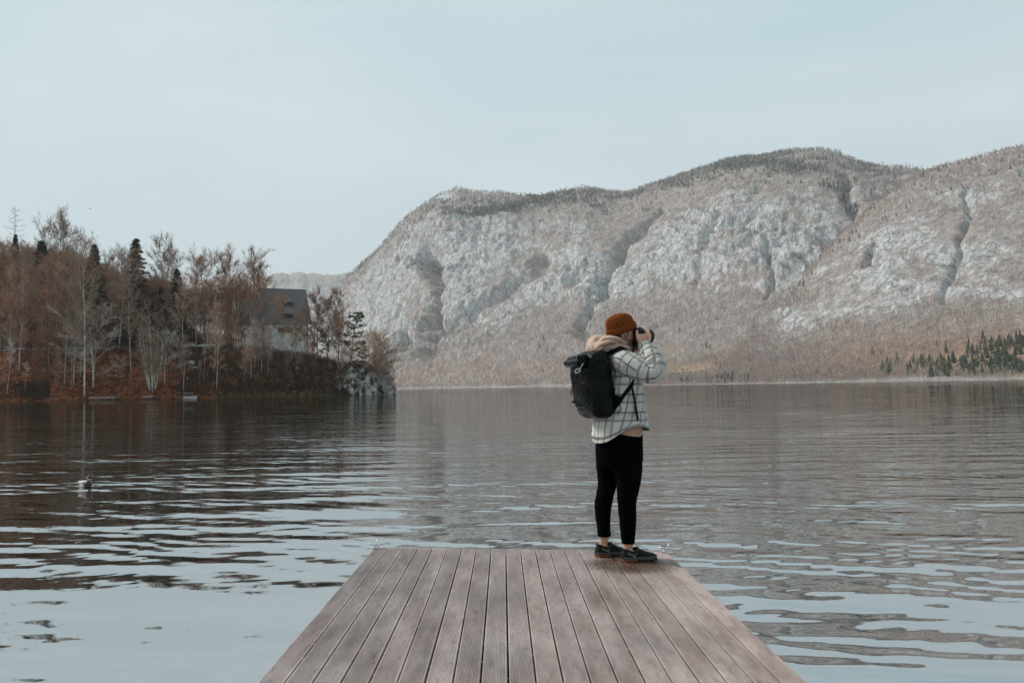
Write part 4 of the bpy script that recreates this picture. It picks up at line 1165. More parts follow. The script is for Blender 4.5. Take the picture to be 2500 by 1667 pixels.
# ------------------------------------------------------------------ rocks, house, road, cars, boat on the headland
def outcrop_material():
    m, t, b, N, L = new_mat('outcrop_rock')
    P = geo_pos(t)
    n1 = noise_node(t, .62, 6.0, 0.68, map_node(t, P, (1.3, 1.3, .8)))
    n2 = noise_node(t, .42, 5.0, 0.72, map_node(t, P, (1, 1, 1), (0, 0, 0), (3, 9, 1)))
    c = ramp_node(t, n1.outputs['Fac'], [(0.41, (0.012, 0.01, 0.008)), (0.47, (0.12, 0.112, 0.105)), (0.53, (0.29, 0.28, 0.265)), (0.7, (0.45, 0.44, 0.42))])
    f = math_node(t, 'MULTIPLY_ADD', math_node(t, 'SUBTRACT', math_node(t, 'ADD', n2.outputs['Fac'], attr_node(t, 'moss')), .5), 7.0, 0.0, True)
    c = mix_node(t, f, c, mix_node(t, n1.outputs['Fac'], (0.012, 0.01, 0.006), (0.07, 0.045, 0.02)))
    L.new(c, b.inputs['Base Color']); b.inputs['Roughness'].default_value = .95; b.inputs['Specular IOR Level'].default_value = .15
    bump_node(t, n1.outputs['Fac'], 1.0, .3, b)
    return m
MAT_OUTCROP = outcrop_material()
def rock_dome(c, r, seed, n=90, mossx=None):
    th = np.linspace(0, 2 * np.pi, n * 2, endpoint=False); ph = np.linspace(-.25, np.pi / 2, n)
    T, Pm = np.meshgrid(th, ph)
    D = np.stack([np.cos(Pm) * np.cos(T), np.cos(Pm) * np.sin(T), np.sin(Pm)], -1)
    D = np.sign(D) * np.abs(D) ** .8
    P = D.reshape(-1, 3) * r + c
    st = (P[:, 2] * .8 + P[:, 0] * .35) / 1.5 + .8 * fbm(P / 3.0, 2, seed + 9); st = st - np.floor(st)
    k = 1 + .26 * (fbm(P / 4.5 + seed, 4, seed, .55, True) - .3) + .13 * (fbm(P * (1 / 1.3, 1 / 1.3, 1 / 2.6) + seed, 3, seed + 5, .6, True) - .3) + .07 * (np.where(st < .75, st / .75, (1 - st) / .25) - .5)
    V = (P - c) * k[:, None] + c
    return V, grid_faces(n, n * 2, True)
def outcrop():
    parts = [((xat(905, 214), 216.0, -.5), (5.0, 4.5, 6.2), 3), ((xat(865, 214), 216.5, -.5), (5.5, 4.8, 7.6), 8), ((xat(822, 212), 214.5, -.5), (5.0, 3.6, 4.6), 13),
             ((xat(935, 214), 215.6, -.5), (2.6, 3.0, 4.2), 21), ((xat(790, 211), 212.5, -.5), (3.6, 2.4, 2.6), 29)]
    Vs, Fs, n = [], [], 0
    for c, r, s in parts:
        V, F = rock_dome(np.array(c), np.array(r), s); Vs.append(V); Fs.append(F + n); n += len(V)
    V = np.concatenate(Vs)
    px, py = proj(V)
    moss = .16 * sstep(880, 780, px) + .12 * sstep(4.5, 7, V[:, 2]) - .06 * sstep(880, 920, px)
    o = link('rock_outcrop', mesh_np('rock_outcrop', V, np.concatenate(Fs), True, {'moss': moss}), MAT_OUTCROP)
    tag(o, 'pale grey limestone rocks at the tip of the headland', 'rock')
outcrop()
MAT_STONE = mottled('pale_stone', [(0.2, 0.19, 0.17), (0.5, 0.49, 0.46)], 1.6, .95, .6, .1)
def bank_rock(px, py, s, label, seed):
    d = ray(px, py); best = None
    for Y in np.linspace(203, 240, 500):                     # first point of the bank along the sight line
        p = CP + d * (Y / d[1])
        if p[2] <= gz(p[0], Y): best = p; break
    if best is None: return
    rng = np.random.default_rng(seed); bm = bmesh.new(); bmesh.ops.create_icosphere(bm, subdivisions=2, radius=1.0)
    V = np.array([v.co for v in bm.verts]); F = [tuple(v.index for v in f.verts) for f in bm.faces]; bm.free()
    V = V * (1 + 1.1 * fbm(V * 1.5 + seed, 2, seed)[:, None]); V = np.sign(V) * np.abs(V) ** .8 * rng.uniform(.55, 1.15, 3) * s * .8
    me = mesh_np('rock', V, F, False); o = link('rock', me, MAT_STONE); o.location = best + np.array((0, .1, s * .3))
    tag(o, label, 'rock', 'pale rocks on the bank')
for i, (px, py, s, lab) in enumerate(((468, 892, 1.1, 'biggest pale rock in the scrub on the bank below the cars'), (476, 901, .9, 'pale rock just below the biggest rock on the bank'),
        (464, 865, .6, 'small pale rock high on the bank below the cars'), (442, 914, .7, 'round pale rock on the red bank right of the white stems'),
        (508, 899, .5, 'small white rock right of the biggest rock on the bank'), (458, 924, .4, 'small white stone low on the bank below the biggest rock'),
        (492, 917, .45, 'small pale stone on the dark part of the bank'), (509, 874, .4, 'tiny pale rock under the right end of the parked cars'),
        (725, 903, .8, 'pale rock in the dark scrub below the right end of the house'), (395, 900, .5, 'small pale stone beside the white stems'),
        (755, 872, .6, 'pale rock at the top of the bank right of the house'), (705, 940, .45, 'small stone near the waterline below the house'))):
    bank_rock(px, py, s, lab, 40 + i)

# --- house
MAT_ROOF = mottled('roof_tiles', [(0.085, 0.082, 0.083), (0.17, 0.165, 0.165)], 3.0, .75, .3, .03)
MAT_PLASTER = mottled('old_plaster', [(0.58, 0.555, 0.52), (0.84, 0.815, 0.775)], .9, .95)
MAT_TIMBER = mottled('dark_timber', [(0.016, 0.012, 0.01), (0.05, 0.036, 0.026)], 4, .85)
MAT_SHUTTER = mottled('brown_boards', [(0.11, 0.055, 0.02), (0.22, 0.12, 0.045)], 4, .85)
MAT_PIPE = mottled('zinc', [(0.2, 0.2, 0.2), (0.3, 0.3, 0.3)], 10, .5, metal=.5)
MAT_WHITE = mottled('white_paint', [(0.6, 0.6, 0.6), (0.78, 0.78, 0.77)], 4, .5)
AL = math.radians(28)
def build_house():
    Y0 = 229.0
    zr = at(680, 705, Y0 + 6).z; ze = at(700, 788, Y0 - .8).z; zb = 9.6
    eL = at(640, 788, Y0 - 1.2); eL.z = ze
    R = Vector((math.cos(AL), math.sin(AL), 0)); N_ = Vector((math.sin(AL), -math.cos(AL), 0))
    L = 13.4; W = 6.3
    root = empty('house', (eL.x, eL.y, zb), AL)
    tag(root, 'large old house with a steep grey tiled roof and white walls among bare trees', 'house')
    H = ze - zb; RH = zr - zb                               # eave and ridge heights in house coordinates: x along the ridge, -y to the front
    yr = W                                                  # ridge lies W behind the front eave
    MB().box((L / 2, W, H / 2 - 1.0), (L - 1.6, 2 * W - 1.6, H + 2.0)).build('wall', MAT_PLASTER, root)
    # gable walls of dark timber
    for x in (.85, L - .85):
        g = MB(); k = H - .02
        g.add([(x - .08, .9, k), (x - .08, 2 * W - .9, k), (x - .08, yr, RH - .75), (x + .08, .9, k), (x + .08, 2 * W - .9, k), (x + .08, yr, RH - .75)],
              [(0, 1, 2), (5, 4, 3), (0, 2, 5, 3), (2, 1, 4, 5), (1, 0, 3, 4)])
        gw = g.build('gable_wall', MAT_TIMBER, root)
        for zz, hh in ((H + 2.4, .9), (H + 5.2, .7)):
            MB().box((x - .12 if x < 1 else x + .12, yr, zz), (.06, 1.3, hh)).build('gable_window', MAT_WHITE, gw)
    # roof: overlapping courses of tiles on both slopes
    sl = math.hypot(W, RH - H); nc = 30; dirf = Vector((0, W, RH - H)).normalized()
    roof = None
    for side in (1, -1):
        m = MB()
        up = dirf if side == 1 else Vector((0, -dirf.y, dirf.z))
        o0 = Vector((0, 0, H)) if side == 1 else Vector((0, 2 * W, H))
        nrm = Vector((1, 0, 0)).cross(up) * side
        for c in range(nc):
            a = o0 + up * (sl * c / nc); b = o0 + up * (sl * (c + 1) / nc + .06)
            nseg = 12
            for q in range(nseg):
                x0, x1 = L * q / nseg + .004, L * (q + 1) / nseg - .004
                j = ((c * 7 + q * 13) % 5) * .006
                P = [Vector((x0, 0, 0)) + a + nrm * (.09 + j), Vector((x1, 0, 0)) + a + nrm * (.09 + j), Vector((x1, 0, 0)) + b + nrm * .03, Vector((x0, 0, 0)) + b + nrm * .03,
                     Vector((x0, 0, 0)) + a, Vector((x1, 0, 0)) + a]
                m.add(P, [(0, 1, 2, 3), (4, 5, 1, 0)] if side == 1 else [(3, 2, 1, 0), (0, 1, 5, 4)])
        s_ = m.build('roof', MAT_ROOF, root)
        dk = MB().box((0, 0, 0), (L - .1, sl, .12), Matrix.Rotation(math.atan2(up.z, up.y), 3, 'X')); dk.v = [tuple(Vector(v) + o0 + up * (sl / 2) + Vector((L / 2, 0, 0)) - nrm * .075) for v in dk.v]
        dk.build('roof_deck', MAT_TIMBER, s_)
        if side == 1: roof = s_
        for x in (.0, L):                                   # verge boards
            b_ = MB(); e0 = o0 + Vector((x, 0, 0)); b_.tube([e0 - up * .1 + nrm * .02, e0 + up * (sl + .02) + nrm * .02], .11, 4); b_.build('verge_board', MAT_PIPE, s_)
    MB().tube([(0, yr, RH + .1), (L, yr, RH + .1)], .12, 6).build('ridge_cap', MAT_ROOF, roof)
    # dormers
    def dormer(x, u, w, h, d, hip, label):
        base = Vector((x, 0, H)) + dirf * (sl * u); dr = empty('dormer', (0, 0, 0), 0, root)
        f0 = base + Vector((0, -.05, .25)); 
        MB().box(f0 + Vector((0, d / 2, h / 2 - .2)), (w * .86, d, h + .2)).build('dormer_wall', MAT_TIMBER, dr)
        bk = d + 1.2
        rf = MB(); y0 = f0.y - .55; z0 = f0.z + h
        top = z0 + 1.15
        if hip: P = [(x - w / 2, y0, z0 - .1), (x + w / 2, y0, z0 - .1), (x + w * .14, y0 + 1.0, top), (x - w * .14, y0 + 1.0, top), (x - w / 2, y0 + bk, z0 + .6), (x + w / 2, y0 + bk, z0 + .6), (x, y0 + bk + .8, top)]
        else: P = [(x - w / 2, y0, z0 - .1), (x + w / 2, y0, z0 - .1), (x + w * .4, y0 + 1.3, top + .2), (x - w * .4, y0 + 1.3, top + .2), (x - w / 2, y0 + bk, z0 + .6), (x + w / 2, y0 + bk, z0 + .6), (x, y0 + bk + .8, top + .2)]
        n = len(P); P = [Vector(p) for p in P]
        rf.add(P + [p - Vector((0, 0, .14)) for p in P], [(0, 1, 2, 3), (0, 3, 6, 4), (1, 5, 6, 2), (3, 2, 6), (n, n + 3, n + 2, n + 1), (0, n, n + 1, 1), (0, 4, n + 4, n), (1, n + 1, n + 5, 5)])
        rf.build('dormer_roof', MAT_ROOF, dr)
        MB().box(f0 + Vector((0, -.03, h * .45)), (w * .7, .06, h * .62)).build('dormer_window', mottled('dormer_pane', [(0.02, 0.022, 0.025), (0.04, 0.043, 0.045)], 2, .15), dr)
        for s in (-.35, .35):
            MB().box(f0 + Vector((w * s, -.05, h * .42)), (.16, .08, h * .8)).build('frame_post', MAT_SHUTTER, dr)
    dormer(L * .58, .52, 2.9, .95, 1.6, True, '')
    dormer(L * .56, .16, 3.1, 1.1, 1.9, False, '')
    # boarded windows on the front wall
    zt = H - (798 - 788) / FPX * Y0
    for x0, x1, y0, y1 in ((671, 687.5, 798, 811), (690, 707.5, 798, 811), (713, 722.5, 799, 807)):
        cx = (x0 + x1) / 2; w = (x1 - x0) * Y0 / FPX; h = (y1 - y0) * Y0 / FPX
        xl = (cx - 633) * Y0 / FPX / math.cos(AL - .26)
        zz = H - ((y0 + y1) / 2 - 789) * Y0 / FPX
        win = MB().box((xl, .72, zz), (w, .1, h)).build('window', MAT_SHUTTER, root)
        for k in range(int(w / .3) + 1):
            MB().box((xl - w / 2 + .15 + k * .3, .655, zz), (.022, .025, h * .98)).build('batten', MAT_TIMBER, win)
        MB().box((xl, .64, zz - h / 2 - .05), (w + .2, .26, .09)).build('sill', MAT_PLASTER, win)
    MB().tube([(L - 1.0, .6, H - .1), (L - .95, .7, H - .5), (L - .95, .72, -.5)], .07, 6).build('downpipe', MAT_PIPE, root)
    MB().tube([(.2, -.02, H - .06), (L - .2, -.02, H - .06)], .1, 6).build('gutter', MAT_PIPE, root)
    # lower wing with a second gable on the left
    wl, ww, dz = 6.5, 4.4, 3.3
    MB().box((-wl / 2 + .4, 4.6, H / 2 - 1.0), (wl - .6, 2 * ww - 1.4, H + 1.6)).build('wing_wall', MAT_PLASTER, root)
    wr = MB(); rz = RH - dz; ez = H - .4
    for side in (1, -1):
        y0 = 4.6 - side * ww
        for c in range(20):
            a, b = c / 20, (c + 1) / 20 + .01
            ya, za, yb, zb_ = y0 + (4.6 - y0) * a, ez + (rz - ez) * a, y0 + (4.6 - y0) * b, ez + (rz - ez) * b
            wr.add([(-wl, ya - side * .05, za + .07), (1.5, ya - side * .05, za + .07), (1.5, yb, zb_ + .02), (-wl, yb, zb_ + .02), (-wl, ya, za - .08), (1.5, ya, za - .08)], [(0, 1, 2, 3), (4, 5, 1, 0)])
    wr.build('wing_roof', MAT_ROOF, root)
    g = MB(); x = -wl + .7
    g.add([(x - .08, .5, ez + .2), (x - .08, 8.7, ez + .2), (x - .08, 4.6, rz - .35), (x + .08, .5, ez + .2), (x + .08, 8.7, ez + .2), (x + .08, 4.6, rz - .35)], [(0, 1, 2), (5, 4, 3), (0, 2, 5, 3), (2, 1, 4, 5)])
    g.build('gable_wall', MAT_TIMBER, root)
    for s in (1, -1):
        MB().tube([(-wl, 4.6 - s * (ww + .1), ez), (-wl, 4.6, rz + .08)], .1, 4).build('verge_board', MAT_WHITE, root)
    MB().box((-4.6, -1.2, H * .32 - 1.2), (4.2, .5, 3.4)).build('terrace_wall', MAT_PLASTER, root)
build_house()

# --- road with a low kerb wall on the left half of the headland
MAT_ROAD = mottled('road_gravel', [(0.26, 0.25, 0.24), (0.4, 0.385, 0.37)], 1.2, .95)
def road():
    xs = np.linspace(-190, -68, 90); V = []; F = []
    for i, x in enumerate(xs):
        y = float(yf(x)) + 29.5; z = max(gz(x, y), gz(x, y - 2), gz(x, y + 2)) + .12
        V += [(x, y - 1.9, z), (x, y + 1.9, z + .05)]
        if i: F.append((2 * i - 2, 2 * i, 2 * i + 1, 2 * i - 1))
    tag(link('road', mesh_np('road', V, F, True), MAT_ROAD), 'pale gravel road along the top of the red bank', kind='structure')
    m = MB(); ring = []
    for x in np.linspace(xat(-60, 234), xat(268, 234), 60):
        y = float(yf(x)) + 27.3; z = max(gz(x, y), gz(x, y + 1)) - .2; h = .62 + .12 * math.sin(x * 1.3)
        ring.append([(x, y - .18, z), (x, y - .16, z + h), (x, y + .16, z + h), (x, y + .18, z)])
    m.rings(ring, smooth=False)
    tag(m.build('kerb_wall', MAT_STONE), 'low pale stone wall edging the road at the left', 'wall')
road()

# --- two parked cars
MAT_GLASSC = mottled('car_glass', [(0.02, 0.025, 0.03), (0.035, 0.04, 0.045)], 2, .08, spec=.8)
MAT_TYRE = mottled('tyre', [(0.015, 0.015, 0.015), (0.03, 0.03, 0.03)], 9, .9)
def car(px, py, paint, label, rz):
    Y = 232.0; p = at(px, py, Y); root = empty('parked_car', (p.x, Y, gz(p.x, Y) + .02), rz); tag(root, label, 'car', 'cars parked on the road by the house')
    prof = [(-2.1, .35), (-2.12, .75), (-1.95, .92), (-1.2, .98), (1.05, .96), (1.9, .86), (2.1, .68), (2.1, .35)]
    b = MB(); R = []
    for y, k in ((-.86, .96), (-.8, 1.0), (.8, 1.0), (.86, .96)): R.append([(x * (1 if abs(y) < .83 else .985), y, .35 + (z - .35) * k) for x, z in prof])
    b.rings(R, smooth=False); b.build('body', paint, root)
    cab = [(-1.75, .95), (-1.25, 1.38), (-.6, 1.44), (.25, 1.4), (1.0, .97)]
    c = MB(); c.rings([[(x, y * (1 if z < 1 else .82), z) for x, z in cab] for y in (-.8, .8)], smooth=False); c.build('windows', MAT_GLASSC, root)
    rf = MB(); rf.rings([[(-1.3, y, 1.37), (-.6, y, 1.435), (.3, y, 1.4), (.34, y, 1.43), (-.6, y, 1.475), (-1.34, y, 1.41)] for y in (-.66, .66)], smooth=False); rf.build('roof', paint, root)
    for x in (-1.3, 1.3):
        for y in (-.8, .8):
            w = MB(); w.tube([(x, y - .1, .31), (x, y + .1, .31)], .31, 14); wo = w.build('wheel', MAT_TYRE, root)
            MB().tube([(x, y - .115, .31), (x, y + .115, .31)], .18, 10).build('rim', MAT_PIPE, wo)
    for y in (-.6, .6): MB().bbox((2.06, y, .68), (.1, .3, .14), .02).build('headlight', MAT_WHITE, root)
car(505, 831, MAT_WHITE, 'white car parked nearest the house behind the bank', math.pi)
car(463, 832, mottled('silver_paint', [(0.42, 0.43, 0.45), (0.5, 0.51, 0.53)], 3, .3, metal=.4), 'silver car parked left of the white car', math.pi + .05)

# --- landing stages and boat at the waterline
MAT_GREYWOOD = mottled('weathered_wood', [(0.2, 0.19, 0.175), (0.4, 0.385, 0.36)], 4, .9)
def landing(px0, px1, py, n, dep, label, tilt=0.0):
    Y = 206.0; a, b = at(px0, py, Y), at(px1, py, Y); L = (b - a).length; root = empty('landing_stage', (a.x, Y, .75), math.atan2(0, 1)); root.rotation_euler = (0, tilt, 0); tag(root, label, 'landing stage')
    for k in range(n):
        MB().bbox((L / 2, k * dep / n + .1, .06 + .012 * (k % 2)), (L, dep / n - .03, .07), .01).build('plank', MAT_GREYWOOD, root)
    MB().box((L / 2, .05, -.2), (L, .08, .16)).build('edge_beam', MAT_GREYWOOD, root)
    for x in (.2, L / 2, L - .2): MB().tube([(x, .2, -1.6), (x, .2, .0)], .09, 8).build('post', MAT_BEAM, root)
landing(217, 281, 967, 6, 1.8, 'long grey wooden landing stage at the foot of the spotted trunk')
landing(349, 372, 967, 5, 2.2, 'short tilted board landing below the cluster of white stems', .06)
MAT_BOAT = mottled('weathered_boat_paint', [(0.25, 0.25, 0.25), (0.5, 0.5, 0.49)], 2.5, .6)
def rowboat():
    Y = 204.5; p = at(464, 971, Y); root = empty('boat', (p.x, Y, 0.0), .12); tag(root, 'small white boat with a raised cover moored at the red bank', 'boat')
    R = []
    for x, w, z in ((-1.5, .45, .62), (-1.3, .6, .58), (-.4, .68, .52), (.5, .62, .55), (1.2, .38, .64), (1.55, .05, .74)):
        R.append([(x, -w, z), (x, -w * .8, .12), (x, -w * .3, -.08), (x, w * .3, -.08), (x, w * .8, .12), (x, w, z), (x, w * .9, z - .02), (x, w * .7, .2), (x, -w * .7, .2), (x, -w * .9, z - .02)])
    MB().rings(R, smooth=False).build('hull', MAT_BOAT, root)
    for x in (-.8, .3): MB().bbox((x, 0, .42), (.25, 1.15, .04), .01).build('bench', MAT_GREYWOOD, root)
    for sx in (-1.25, .55):
        for sy in (-.5, .5): MB().tube([(sx, sy, .5), (sx, sy, 1.28)], .03, 6).build('canopy_post', MAT_PIPE, root)
    MB().bbox((-.35, 0, 1.32), (2.1, 1.25, .1), .04).build('canopy', MAT_BOAT, root)
rowboat()

# ------------------------------------------------------------------ the person
def cloth_material(name, col, rough=.95, bscale=14.0, bstr=.35, col2=None, spec=.15):
    m, t, b, N, L = new_mat(name)
    n = noise_node(t, bscale, 4.0, .6, geo_pos(t))
    n2 = noise_node(t, 320.0, 2.0, .5, geo_pos(t))
    c = mix_node(t, n.outputs['Fac'], col, col2 or tuple(x * .75 for x in col))
    L.new(c, b.inputs['Base Color']); b.inputs['Roughness'].default_value = rough; b.inputs['Specular IOR Level'].default_value = spec
    h = math_node(t, 'MULTIPLY_ADD', n2.outputs['Fac'], .12, n.outputs['Fac'])
    bump_node(t, h, bstr, .02, b)
    return m
def plaid_material():
    m, t, b, N, L = new_mat('plaid_flannel')
    uv = attr_node(t, 'cloth_uv', 'Vector')
    s = N.new('ShaderNodeSeparateXYZ'); L.new(uv, s.inputs[0])
    def stripe(x, period, off, w):
        f = math_node(t, 'FRACT', math_node(t, 'MULTIPLY_ADD', x, 1 / period, off))
        d = math_node(t, 'ABSOLUTE', math_node(t, 'SUBTRACT', f, .5))
        return math_node(t, 'MULTIPLY_ADD', math_node(t, 'SUBTRACT', w / period / 2, d), period * 500, .5, True)
    n = noise_node(t, 25.0, 3.0, .5, geo_pos(t))
    c = mix_node(t, n.outputs['Fac'], (.41, .398, .37), (.5, .488, .455))
    for ax, o in ((0, .13), (1, .37)):
        c = mix_node(t, math_node(t, 'MULTIPLY', stripe(s.outputs[ax], .125, o + .22, .05), .16), c, (.3, .285, .265))
        c = mix_node(t, math_node(t, 'MULTIPLY', stripe(s.outputs[ax], .125, o, .011), .8), c, (.07, .066, .066))
        c = mix_node(t, math_node(t, 'MULTIPLY', stripe(s.outputs[ax], .125, o + .44, .015), .62), c, (.13, .1, .08))
    L.new(c, b.inputs['Base Color']); b.inputs['Roughness'].default_value = .95; b.inputs['Specular IOR Level'].default_value = .1
    n2 = noise_node(t, 6.0, 2.5, .5, map_node(t, geo_pos(t), (1, 1, 2.6)))
    bump_node(t, n2.outputs['Fac'], .55, .04, b)
    return m
def skin_material():
    m, t, b, N, L = new_mat('skin')
    n = noise_node(t, 30.0, 3.0, .5, geo_pos(t))
    c = mix_node(t, n.outputs['Fac'], (.47, .25, .165), (.58, .33, .23))
    c = mix_node(t, math_node(t, 'MULTIPLY', attr_node(t, 'beard'), .8), c, (.05, .028, .02))
    L.new(c, b.inputs['Base Color']); b.inputs['Roughness'].default_value = .55; b.inputs['Specular IOR Level'].default_value = .35
    b.inputs['Subsurface Weight'].default_value = .08; b.inputs['Subsurface Radius'].default_value = (.01, .004, .002)
    return m
MAT_PLAID = plaid_material(); MAT_SKIN = skin_material()
MAT_TROUSER = cloth_material('black_trousers', (.002, .0021, .0026), .95, 8.0, .4, spec=.02)
MAT_BEIGE = cloth_material('beige_hoodie', (.5, .35, .27), .95, 10.0, .35)
MAT_BEIGE2 = cloth_material('peach_undershirt', (.46, .28, .2), .95, 10.0, .3)
MAT_HAIR = mottled('dark_hair', [(.012, .009, .007), (.03, .022, .016)], 90, .6)
MAT_BLACKMETAL = mottled('camera_body_black', [(.008, .008, .009), (.016, .016, .017)], 40, .45)
MAT_LENSRIM = mottled('lens_rubber', [(.008, .01, .009), (.018, .022, .02)], 60, .55)
MAT_GLASS = mottled('lens_glass', [(.005, .006, .01), (.02, .02, .035)], 30, .03, spec=1.0)

FOOT_H, FOOT_T = deck_hit(1519, 1371), deck_hit(1594, 1366)
Yp = (FOOT_H.y + FOOT_T.y) / 2 + .10
MPP = Yp / FPX                                                # metres per pixel at the person
YAW = math.radians(22)
Fw = Vector((math.cos(YAW), math.sin(YAW), 0)); Rt = Vector((math.sin(YAW), -math.cos(YAW), 0))
def pp(px, py, d=0.0): return at(px, py, Yp + d)
print('person depth', Yp, 'height', (pp(1515, 767) - pp(1540, 1368)).z, 'shoe', (FOOT_T - FOOT_H).length)

person = empty('person', deck_hit(1510, 1366))
tag(person, 'person in a rust beanie and plaid shirt photographing the lake from the jetty end', 'person')
def child(o, parent=None):
    par = parent or person
    o.parent = par
    M = par.matrix_world if par.parent is None else None
    return o
P_INV = Matrix.Translation(-person.location)
def pbuild(mb, name, mat, parent=None):
    """Build from world coordinates as a part of the person (or of one of its parts)."""
    mb.v = [tuple(Vector(v) - person.location) for v in mb.v]
    return mb.build(name, mat, parent or person)

def sup(c, e): return math.copysign(abs(c) ** e, c)
def oring(py, L, R, b, d=0.0, n=56, e=1.0, dy=None, yaw=YAW, boxy=False):
    """Yawed oval ring that spans pixels L..R at height py; b is its half width to the side."""
    fw = Vector((math.cos(yaw), math.sin(yaw), 0)); rt = Vector((math.sin(yaw), -math.cos(yaw), 0))
    w = (R - L) / 2 * (Yp + d) / FPX; sy, cy = math.sin(yaw), math.cos(yaw)
    a = (w - b * sy) / cy if boxy else math.sqrt(max(w * w - (b * sy) ** 2, (.3 * w) ** 2)) / cy
    out = []
    for k in range(n):
        p = 2 * math.pi * k / n
        y = py + (dy(p) if dy else 0.0)
        c = pp((L + R) / 2, y, d)
        out.append(c + fw * (a * sup(math.cos(p), e)) + rt * (b * sup(math.sin(p), e)))
    return out
def smooth_rows(rows, k=3):
    """Catmull-Rom refinement of a list of equal-length number tuples."""
    A = np.array(rows, float); n = len(A); out = []
    for i in range(n - 1):
        p0, p1, p2, p3 = A[max(i - 1, 0)], A[i], A[i + 1], A[min(i + 2, n - 1)]
        for j in range(k):
            t = j / k
            out.append(.5 * ((2 * p1) + (-p0 + p2) * t + (2 * p0 - 5 * p1 + 4 * p2 - p3) * t * t + (-p0 + 3 * p1 - 3 * p2 + p3) * t ** 3))
    out.append(A[-1])
    return out
def crumple(R, amp, scale, seed, ridged=False, along=(1, 1, 1)):
    """Push ring points in and out so that cloth shows folds."""
    A = np.array([[tuple(p) for p in r] for r in R]); c = A.mean(1, keepdims=True); D = A - c
    ln = np.linalg.norm(D, axis=2, keepdims=True) + 1e-6
    nz = fbm(A.reshape(-1, 3) * np.array(along) * scale + seed, 3, seed, .5, ridged).reshape(A.shape[:2] + (1,))
    if ridged: nz = nz - .3
    A = A + D / ln * nz * amp
    return [[Vector(p) for p in r] for r in A]
def folds(R, amp, freq, seed, swirl=1.0, env=None):
    """Creases that run round a sleeve or trunk: noise along its length, only slowly changing round it."""
    A = np.array([[tuple(p) for p in r] for r in R]); c = A.mean(1, keepdims=True); D = A - c
    ln = np.linalg.norm(D, axis=2, keepdims=True) + 1e-6
    s_ = np.concatenate([[0], np.cumsum(np.linalg.norm(np.diff(c[:, 0], axis=0), axis=1))])
    th = np.linspace(0, 2 * np.pi, A.shape[1], endpoint=False)
    Sg, Tg = np.meshgrid(s_, th, indexing='ij')
    Q = np.stack([Sg * freq + .55 * np.sin(Tg * 2 + seed), np.cos(Tg) * swirl + seed, np.sin(Tg) * swirl], -1).reshape(-1, 3)
    nz = (fbm(Q, 2, seed, .45, True) - .35).reshape(Sg.shape)
    if env is not None: nz = nz * np.array([env(i / (len(R) - 1)) for i in range(len(R))])[:, None]
    A = A + D / ln * (nz * amp)[..., None]
    return [[Vector(p) for p in r] for r in A]
def ring_uv(R, u0=0.0):
    uv = []; v = 0.0; pc = None
    for r in R:
        c = sum((Vector(p) for p in r), Vector()) / len(r)
        if pc is not None: v += (c - pc).length
        pc = c
        per = [0.0]
        for k in range(1, len(r)): per.append(per[-1] + (Vector(r[k]) - Vector(r[k - 1])).length)
        h = per[-1] / 2
        uv += [(u0 + q - h + 3.0, v + 2.0) for q in per]
    return uv

# --- shirt
def hem(p):
    c = math.cos(p); s = abs(math.sin(p))
    back, side, front = 27.0, -12.0, 3.0
    base = front if c > 0 else back
    return side * s ** 3 + base * (1 - s ** 3)
rows = [(1050, 1450, 1578, .215), (1036, 1452, 1576, .213), (1010, 1458, 1571, .205), (985, 1464, 1566, .2), (960, 1468, 1560, .2), (935, 1471, 1555, .205), (912, 1474, 1551, .212),
        (892, 1476, 1546, .213), (878, 1477, 1541, .202), (868, 1478, 1536, .18), (860, 1480, 1531, .145), (853, 1484, 1526, .10), (848, 1489, 1521, .06)]
R = []
for i, (y, L, Rr, b) in enumerate(smooth_rows(rows, 7)):
    k = max(0.0, 1 - (1050 - y) / 22.0)
    R.append(oring(y, L, Rr, b, 0, 72, .94, dy=(lambda p, k=k: hem(p) * k)))
UV0 = ring_uv(R); R = crumple(R, .018, 6.0, 3, True, (.8, .8, 2.6)); R = folds(R, .017, 17.0, 5, 1.3, lambda u: .35 + math.exp(-((u - .42) / .2) ** 2)); R = crumple(R, .006, 16.0, 5, True, (.7, .7, 2.4))
mb = MB(); mb.rings(R, caps=False, uv=UV0)
shirt = pbuild(mb, 'shirt', MAT_PLAID)
def sleeve(path, seed, name='sleeve'):
    S_ = smooth_rows(path, 9)
    m2 = MB(); m2.tube([pp(a, b_, c) for a, b_, c, r in S_], [r for *_, r in S_], 26, caps=False)
    n = 26; RR = [[Vector(p) for p in m2.v[i * n:(i + 1) * n]] for i in range(len(S_))]
    UV0 = ring_uv(RR); RR = crumple(RR, .014, 11.0, seed, True, (1.5, 1, 1.1)); RR = folds(RR, .019, 24.0, seed + 2, .8, lambda u: .3 + 1.1 * math.exp(-((u - .62) / .22) ** 2)); RR = crumple(RR, .005, 26.0, seed + 1, True)
    m3 = MB(); m3.rings(RR, caps=False, uv=UV0)
    o = pbuild(m3, name, MAT_PLAID, shirt)
    # folded cuff
    e = S_[-1]; q = S_[-3]
    m4 = MB(); dv = (pp(*e[:3]) - pp(*q[:3])).normalized(); c0 = pp(*e[:3])
    m4.tube([c0 - dv * .03, c0 - dv * .028, c0 + dv * .012, c0 + dv * .013], [e[3] * .96, e[3] * 1.09, e[3] * 1.07, e[3] * .9], 22, caps=False)
    pbuild(m4, 'cuff', cuffm, shirt)
cuffm = cloth_material('plain_cuff', (.4, .4, .385), .95, 14, .3)
